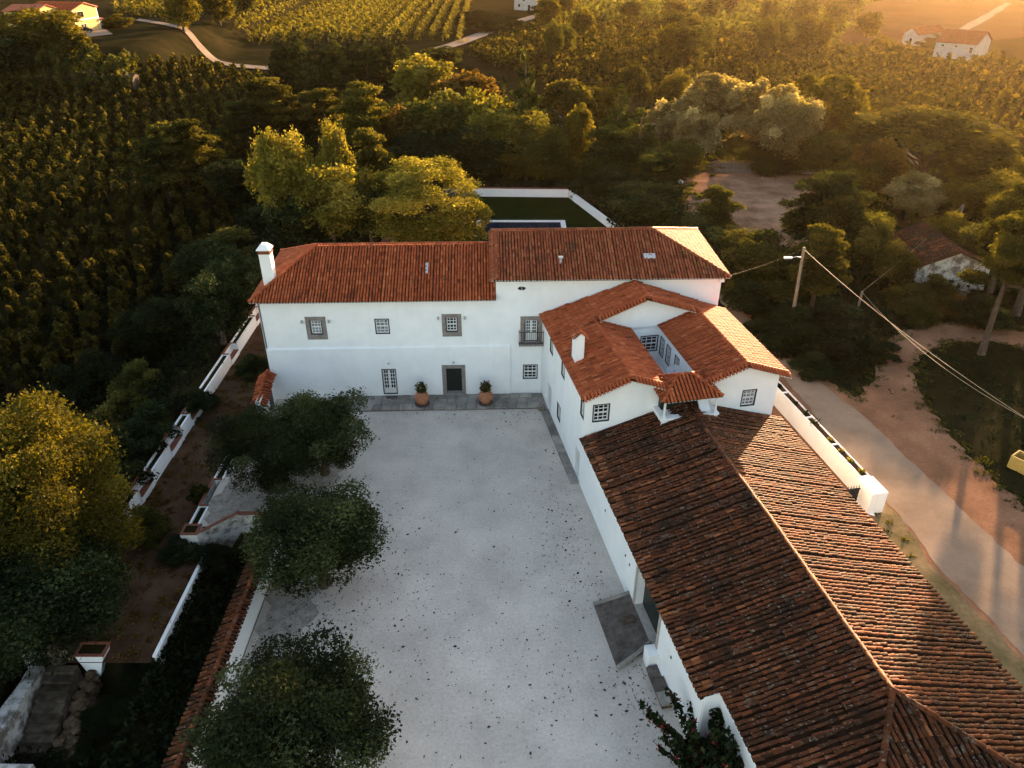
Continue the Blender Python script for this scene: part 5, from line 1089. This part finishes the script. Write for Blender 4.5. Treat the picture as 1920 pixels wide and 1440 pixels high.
near('shrub', 1720, 575, 4.5, 2.0, 'mid', 'bush growing over the low stone ruin', lod=1)
near('shrub', 1790, 560, 5.0, 2.4, 'russet', 'brownish bush between the low stone ruin and the pines', lod=1)
# ------------------------------------------------------------------ hedge on the bank, pool hedge, ivy
def hedge(name, a, b, wd, h, n, size, mat, label, z=None, seed=1):
    r = np.random.default_rng(seed); a, b = np.array(a, float), np.array(b, float); d = b-a; ln = np.linalg.norm(d); u = d/ln; nrm = np.array([-u[1], u[0]])
    t_ = r.random(n)*ln; s_ = r.uniform(-1, 1, n); q = r.random(n); top = q < .45; hh = h*(1+.14*np.sin(t_*.7+seed)+.1*np.sin(t_*2.1)); zz = np.where(top, hh*r.uniform(.88, 1.03, n), hh*r.random(n)); s_ = np.where(top, s_, np.sign(s_)*r.uniform(.8, 1.08, n))*wd/2*(1+.12*np.sin(t_*1.3))
    xy = a+np.outer(t_, u)+np.outer(s_, nrm); zz = zz+(ter(xy[:, 0], xy[:, 1]) if z is None else z)
    me = foliage(None, 'foliage', np.c_[xy, zz]-[a[0], a[1], 0], size, None, r, tint=np.clip(.5+.3*np.sin(t_*1.7), 0, 1)); me.materials.append(L[mat])
    o = thing(name, label, 'hedge', (a[0], a[1], 0)); link('foliage', me, o); mb = MB(); pts = [np.array([d[0]*k/8, d[1]*k/8]) for k in range(9)]
    mb.tube([(p[0], p[1], (float(ter(a[0]+p[0], a[1]+p[1])) if z is None else z)+h*.4) for p in pts], [min(wd*.36, h*.4)]*9, 8); mb.build('stems', M['bark'], o)
hedge('ivy_bank', (-122, 184), (-86, 182), 5, 7.0, 9000, .5, 'mid', 'thick ivy covered bank and hedge below the yellow house', seed=2)
hedge('pool_hedge', (-9, 102.2), (8.5, 101.6), 2.0, 1.6, 3500, .24, 'dark', 'dark hedge behind the white pool wall', seed=3)
hedge('pool_side_hedge', (9.2, 100.5), (15.5, 86), 3.2, 2.4, 4500, .24, 'dark', 'dark hedge outside the slanting lawn wall', seed=4)
hedge('house_hedge', (-4.8, 78.6), (12.0, 79.2), 1.4, 1.6, 3500, .2, 'dark', 'clipped hedge between the pool and the tall roof', seed=5)
# ivy on the sunken bank between terrace and courtyard wall
r = np.random.default_rng(21); n = 16000; x_ = r.uniform(-18.4, -13.9, n); y_ = r.uniform(12, 34.4, n); z_ = -2.3+1.25*sst(-16.8, -18.4, x_)+1.2*sst(-15.6, -14.1, x_)+r.normal(0, .12, n)
o = foliage(False, 'ivy_cover', np.c_[x_, y_, z_], .17, L['ivy'], r, 'stuff'); tag(o, 'dark ivy filling the sunken strip beside the courtyard wall', 'ivy')
n = 6000; x_ = r.uniform(-25, -14, n); y_ = r.uniform(14, 21.5, n); o = foliage(False, 'weeds', np.c_[x_, y_, -3.0+abs(r.normal(0, .35, n))], .16, L['ivy'], r, 'stuff'); tag(o, 'dark weeds at the foot of the garden stairs', 'weeds')
# bougainvillea on the barn wall
bg_ = thing('bougainvillea', 'dark leafy climber with red blossoms on the near barn wall', 'climber', WL(.35, -20.4), TW); r = np.random.default_rng(33)
pts = []; fl_ = []
for k in range(70):
    a0 = np.array([r.normal(0, .22), r.normal(-.6, 1.0), .1]); d = np.array([r.normal(-.25, .35), r.normal(.1, .45), 1.0]); ln = r.uniform(1.2, 4.0) if k < 52 else r.uniform(2.4, 3.6)
    if k >= 52: d = np.array([r.uniform(-1.0, -.4), r.uniform(.1, 1.1), .9])
    d /= np.linalg.norm(d)
    for s_ in np.linspace(0, 1, int(ln*(60 if k < 52 else 26))):
        q = a0+d*ln*s_+np.array([0, 0, -.35*(s_**2)*(k >= 52)])+r.normal(0, .1 if k < 52 else .05, 3); q[0] = min(q[0], .33) if q[2] < 3.9 else q[0]; pts.append(q)
        if r.random() < .03: fl_.append(q+r.normal(0, .06, 3))
foliage(bg_, 'foliage', np.array(pts), .15, L['dark'], r); foliage(bg_, 'blossom', np.concatenate([np.array(fl_)+r.normal(0, .08, (len(fl_), 3)) for _ in range(4)]), .1, L['flower'], r)
mb = MB(); mb.tube([(0, 0, -.05), (.05, -.1, 1.2), (.0, -.3, 2.6)], [.07, .06, .03], 7); mb.tube([(0, 0, .6), (-.1, -1.0, 2.0)], [.05, .03], 6); mb.build('stem', M['bark'], bg_)
# ------------------------------------------------------------------ undergrowth, orchards, crop rows
def to_px(x, y, z):
    zc = y*_c-(z-CAM_H)*_s; return 960+F_PX*x/zc, 720-F_PX*(y*_s+(z-CAM_H)*_c)/zc
def inpoly(px_, py_, poly):
    ins = np.zeros(px_.shape, bool); n = len(poly)
    for i in range(n):
        (x0, y0), (x1, y1) = poly[i], poly[(i+1) % n]
        c = ((y0 > py_) != (y1 > py_)) & (px_ < (x1-x0)*(py_-y0)/((y1-y0) if y1 != y0 else 1e-9)+x0); ins ^= c
    return ins
def scatter_leaves(name, bases, per, h, w, size, mat, label, seed):
    r = np.random.default_rng(seed); n = len(bases); d = r.normal(size=(n, per, 3)); d /= np.linalg.norm(d, axis=2)[..., None]; d[..., 2] = abs(d[..., 2])
    sc_ = r.uniform(.6, 1.3, (n, 1, 1)); p = bases[:, None, :]+d*np.array([w, w, h])*r.uniform(.3, 1, (n, per, 1))*sc_
    o = foliage(False, name, p.reshape(-1, 3), size, mat, r, 'stuff', tint=np.repeat(np.clip(r.normal(.5, .2, n), 0, 1), per)); return tag(o, label, 'undergrowth')
def cand(n, x0, x1, y0, y1, seed):
    r = np.random.default_rng(seed); x, y = r.uniform(x0, x1, n), r.uniform(y0, y1, n); return x, y, ter(x, y)
EXC = [[(1250, 350), (1300, 310), (1345, 292), (1480, 308), (1640, 365), (1600, 440), (1500, 480), (1330, 450)], [(870, 360), (1080, 360), (1180, 445), (870, 445)], [(690, 480), (700, 440), (930, 430), (930, 480)],
       [(1370, 540), (1446, 630), (1530, 690), (1600, 740), (1640, 690), (1690, 612), (1760, 596), (2000, 606), (2000, 680), (1860, 650), (1722, 675), (1740, 755), (1880, 905), (2200, 1200), (2200, 1500), (1400, 1500)]]
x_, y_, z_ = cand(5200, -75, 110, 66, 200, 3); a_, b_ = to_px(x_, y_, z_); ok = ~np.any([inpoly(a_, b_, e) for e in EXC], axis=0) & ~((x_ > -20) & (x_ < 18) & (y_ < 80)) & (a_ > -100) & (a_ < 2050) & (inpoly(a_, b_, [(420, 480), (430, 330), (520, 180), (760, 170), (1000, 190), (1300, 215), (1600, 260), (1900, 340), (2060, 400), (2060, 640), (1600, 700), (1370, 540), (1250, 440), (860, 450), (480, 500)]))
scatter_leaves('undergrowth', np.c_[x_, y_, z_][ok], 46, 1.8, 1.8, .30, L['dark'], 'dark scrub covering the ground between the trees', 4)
x_, y_, z_ = cand(1500, -50, -25.5, 24, 110, 5); scatter_leaves('slope_scrub', np.c_[x_, y_, z_], 50, 1.5, 1.5, .2, L['ivy'], 'dark scrub on the slope below the terrace wall', 6)
x_, y_, z_ = cand(3800, 24, 75, 25, 70, 7); a_, b_ = to_px(x_, y_, z_); ok = (~inpoly(a_, b_, EXC[3]) | (np.random.default_rng(3).random(len(a_)) < .035)) & (a_ > 1440) & (b_ > 560) & ~inpoly(a_, b_, rl+rr[::-1]) & ~inpoly(a_, b_, [(1300, 500), (1470, 690), (1650, 920), (1800, 1200), (1990, 1440), (1000, 1440)]); scatter_leaves('rough_grass', np.c_[x_, y_, z_][ok], 20, .13, .7, .09, L['dark'], 'rough dark grass beside the dirt track', 8)
x_, y_, z_ = cand(300, 13, 30, 18, 40, 9); a_, b_ = to_px(x_, y_, z_); ok = inpoly(a_, b_, [(1640, 960), (1720, 1020), (1765, 1085), (1720, 1090), (1660, 1010)]); scatter_leaves('dry_weeds', np.c_[x_, y_, z_][ok], 40, .2, .4, .1, L['gold'], 'dry yellow weeds on the verge below the gate pillar', 10)
x_, y_, z_ = cand(5200, 0, 330, 230, 640, 31); a_, b_ = to_px(x_, y_, z_); ok = inpoly(a_, b_, [(1030, -60), (1720, -60), (1600, 30), (1560, 88), (1400, 70), (1250, 46), (1040, 36)]); scatter_leaves('distant_scrub', np.c_[x_, y_, z_][ok], 30, 4.0, 5.0, 1.1, L['mid'], 'hazy scrub filling the ground under the distant wood', 32)
r = np.random.default_rng(51); x_, y_ = r.uniform(-24, -18.4, 420), r.uniform(25.5, 60, 420); ok = (x_ < -19.9) | (y_ < 33.5); scatter_leaves('terrace_weeds', np.c_[x_, y_, np.full(420, -1.0)][ok], 22, .12, .35, .09, L['russet'], 'dry weeds and leaf litter on the terrace soil', 52)
r = np.random.default_rng(61); E_ = pxs(DIRT); B_ = []
for i in list(range(2, 19)):
    p0, p1 = np.array(E_[i]), np.array(E_[i+1]); n = max(2, int(np.linalg.norm(p1-p0)*5)); t_ = r.random((n, 1)); q = p0+(p1-p0)*t_+r.normal(0, .42, (n, 2)); B_.append(np.c_[q, np.zeros(n)])
scatter_leaves('verge_tufts', np.concatenate(B_), 26, .13, .42, .07, L['mid'], 'grass tufts creeping over the edges of the dirt track', 62)
CL = pxs([(1270, 345), (1300, 320), (1345, 300), (1420, 298), (1480, 318), (1560, 335), (1640, 370), (1600, 430), (1500, 470), (1400, 455), (1330, 440), (1285, 400)]); B_ = []
for i in range(12):
    p0, p1 = np.array(CL[i]), np.array(CL[(i+1) % 12]); n = int(np.linalg.norm(p1-p0)*2.2); q = p0+(p1-p0)*r.random((n, 1))+r.normal(0, 1.3, (n, 2)); B_.append(np.c_[q, np.zeros(n)])
scatter_leaves('clearing_scrub', np.concatenate(B_), 34, .5, .9, .2, L['mid'], 'low scrub round the edges of the bare clearing', 63)
# left orchard: the nearest 300 trees singly, the rest as one mass
ORCH = [(-90, 150), (170, 122), (320, 112), (440, 130), (520, 150), (500, 240), (430, 300), (440, 420), (340, 540), (255, 620), (200, 700), (-90, 760)]
ang = R(24); uu, vv = np.meshgrid(np.arange(-170, 260, 2.6), np.arange(-120, 330, 1.75)); r = np.random.default_rng(15)
uu = uu+r.normal(0, .4, uu.shape); vv = vv+r.normal(0, .5, vv.shape); x_ = uu*math.cos(ang)-vv*math.sin(ang); y_ = uu*math.sin(ang)+vv*math.cos(ang); x_, y_ = x_.ravel(), y_.ravel(); z_ = ter(x_, y_); ok = (y_ > 50) & (y_ < 290); x_, y_, z_ = x_[ok], y_[ok], z_[ok]
a_, b_ = to_px(x_, y_, z_+1.5); ok = inpoly(a_, b_, ORCH); x_, y_, z_ = x_[ok], y_[ok], z_[ok]; dist = np.hypot(x_, y_); vis = to_px(x_, y_, z_+1.5)[0] > -25
order = np.argsort(dist+(~vis)*1e4); sel, rest = order[:300], order[300:]
OV = []
for s_ in range(5):
    r = np.random.default_rng(200+s_); cl = []
    for k in range(11):
        h = r.uniform(.25, .95); a0 = r.uniform(0, 6.28); q = (1.15-h)*.75*r.uniform(.2, 1); cl.append((np.array([q*math.cos(a0), q*math.sin(a0), 3.3*h]), np.array([.38, .38, .5])*(1.2-.5*h)))
    p, t_ = leaves_for(cl, 900, r); tr_ = r.uniform(0, .1, (30, 3))-[.05, .05, 0]; tr_[:, 2] = np.linspace(0, 1.2, 30); me = foliage(None, 'orchard_tree', p, .17, None, r, tint=t_); me.materials.append(L['orchard']); OV.append((me, p, t_))
for i in sel:
    o = link('orchard_tree', OV[i % 5][0]); o.location = (x_[i], y_[i], z_[i]); o.rotation_euler = (0, 0, i*1.7); s_ = .72+.5*((i*37) % 11)/11; o.scale = (s_, s_, s_*1.05); tag(o, 'small upright orchard tree in the rows left of the house', 'tree', 'orchard trees in rows')
r = np.random.default_rng(16); pts = []; tts = []
for i in rest:
    me, p, t_ = OV[i % 5]; m = r.random(len(p)) < .16; a0 = r.uniform(0, 6.28); q = p[m]*r.uniform(.8, 1.3); pts.append(np.c_[q[:, 0]*math.cos(a0)-q[:, 1]*math.sin(a0), q[:, 0]*math.sin(a0)+q[:, 1]*math.cos(a0), q[:, 2]]+[x_[i], y_[i], z_[i]]); tts.append(t_[m])
o = foliage(False, 'orchard_mass', np.concatenate(pts), .34, L['orchard'], r, 'stuff', tint=np.concatenate(tts)); tag(o, 'far rows of the orchard left of the house', 'orchard')
# far orchard seen as one mass
FAR = [(880, 95), (930, 70), (1040, 38), (1250, 48), (1400, 72), (1560, 92), (1690, 92), (1760, 118), (1930, 118), (2010, 118), (2010, 345), (1900, 330), (1700, 240), (1560, 200), (1300, 175), (1100, 170), (960, 130)]
ang = R(-35); uu, vv = np.meshgrid(np.arange(-360, 300, 2.8), np.arange(0, 520, 1.9)); r = np.random.default_rng(17); uu = uu+r.normal(0, .3, uu.shape); vv = vv+r.normal(0, .5, vv.shape)
x_ = (uu*math.cos(ang)-vv*math.sin(ang)).ravel(); y_ = (uu*math.sin(ang)+vv*math.cos(ang)).ravel(); ok = (y_ > 120) & (y_ < 420) & (x_ > -40) & (x_ < 240); x_, y_ = x_[ok], y_[ok]; z_ = ter(x_, y_); a_, b_ = to_px(x_, y_, z_+1.5); ok = inpoly(a_, b_, FAR); bs = np.c_[x_, y_, z_][ok]
pts = []; tts = []
for i, b in enumerate(bs):
    me, p, t_ = OV[i % 5]; m = r.random(len(p)) < .045; a0 = r.uniform(0, 6.28); q = p[m]*[1.1, 1.1, 1.0]*r.uniform(.8, 1.25); pts.append(np.c_[q[:, 0]*math.cos(a0)-q[:, 1]*math.sin(a0), q[:, 0]*math.sin(a0)+q[:, 1]*math.cos(a0), q[:, 2]]+b); tts.append(t_[m])
o = foliage(False, 'far_orchard', np.concatenate(pts), .55, L['orchard'], r, 'stuff', tint=np.concatenate(tts)); tag(o, 'far orchard spreading beyond the woodland as one brown green mass', 'orchard'); print('far orchard', len(bs), 'left orchard', len(sel)+len(rest))
# crop rows at the top
for k in range(26):
    x0 = -17-k*4.7; ys = 262+6*math.sin(k*.8)+max(0, k-14)*1.2; ye_ = 470; n = int((ye_-ys)*9); r = np.random.default_rng(300+k); t_ = r.random(n)*(ye_-ys); gap = np.sin(t_*.35+k*2.1)+np.sin(t_*.9+k) > -1.75; t_ = t_[gap]; n = len(t_)
    h = r.random(n)**.7*3.4*(1+.2*np.sin(t_*.8+k)); xx = x0+r.normal(0, .62, n)*(1.1-h/5)-t_*.03; yy = ys+t_
    me = foliage(None, 'foliage', np.c_[xx-x0, yy-ys, h], .62, None, r, tint=np.clip(.5+.25*np.sin(t_*.5+k), 0, 1)); me.materials.append(L['vine']); z = float(ter(x0, ys))
    o = link('crop_row', me); o.location = (x0, ys, z); tag(o, 'long green hedge like row of fruit bushes in the field beyond the conifers', 'crop row', 'crop rows')
# fallen leaves on the gravel
r = np.random.default_rng(44); P_ = []
for (px_, py_, sx, sy, n) in ((1065, 1010, 35, 60, 160), (1150, 1100, 40, 30, 90), (1230, 1330, 50, 60, 240), (760, 775, 80, 8, 120), (980, 780, 40, 12, 90), (1040, 900, 20, 70, 110), (640, 1150, 70, 60, 260), (560, 1130, 50, 30, 140), (1300, 1400, 40, 30, 120), (880, 900, 150, 90, 160), (850, 1150, 160, 160, 260), (1000, 1250, 140, 120, 220), (1200, 1250, 30, 25, 60), (740, 1000, 40, 60, 80)):
    for _ in range(n):
        q = P(r.normal(px_, sx), r.normal(py_, sy)); lx = (q[0]-OW[0])*cw+(q[1]-OW[1])*sw
        my = -(q[0]-OM[0])*sm+(q[1]-OM[1])*cm
        if lx < -.7 and my < -2.1 and q[0] > -13: P_.append([q[0], q[1], .012+r.random()*.02])
P_ = np.array(P_); n = len(P_); a0 = r.uniform(0, 6.28, n); s_ = r.uniform(.02, .065, n)*np.where(r.random(n) < .12, 1.9, 1); dx, dy = np.cos(a0)*s_, np.sin(a0)*s_
V = np.stack([P_+np.c_[dx, dy, 0*dx], P_+np.c_[-dy*.6, dx*.6, .01+0*dx], P_-np.c_[dx, dy, 0*dx], P_+np.c_[dy*.6, -dx*.6, 0*dx]], 1).reshape(-1, 3)
o = link('fallen_leaves', raw_mesh('fallen_leaves', V, np.arange(4*n).reshape(n, 4), L['litter']), kind='stuff'); tag(o, 'dry fallen leaves scattered over the pale gravel', 'leaf litter')
# ------------------------------------------------------------------ haze: warm evening air round the whole scene
hz = MB(); hz.box(-430, 530, -70, 1210, -8, 44); o = hz.build('haze', None, kind='stuff'); tag(o, 'thin warm evening haze over the valley', 'haze')
m = bpy.data.materials.new('haze'); m.use_nodes = True; nt = m.node_tree; nt.nodes.clear(); out = nt.nodes.new('ShaderNodeOutputMaterial'); pv = nt.nodes.new('ShaderNodeVolumePrincipled')
pv.inputs['Color'].default_value = (1.0, .74, .42, 1); pv.inputs['Density'].default_value = .000038; pv.inputs['Anisotropy'].default_value = .85; nt.links.new(pv.outputs[0], out.inputs['Volume']); o.data.materials.append(m)
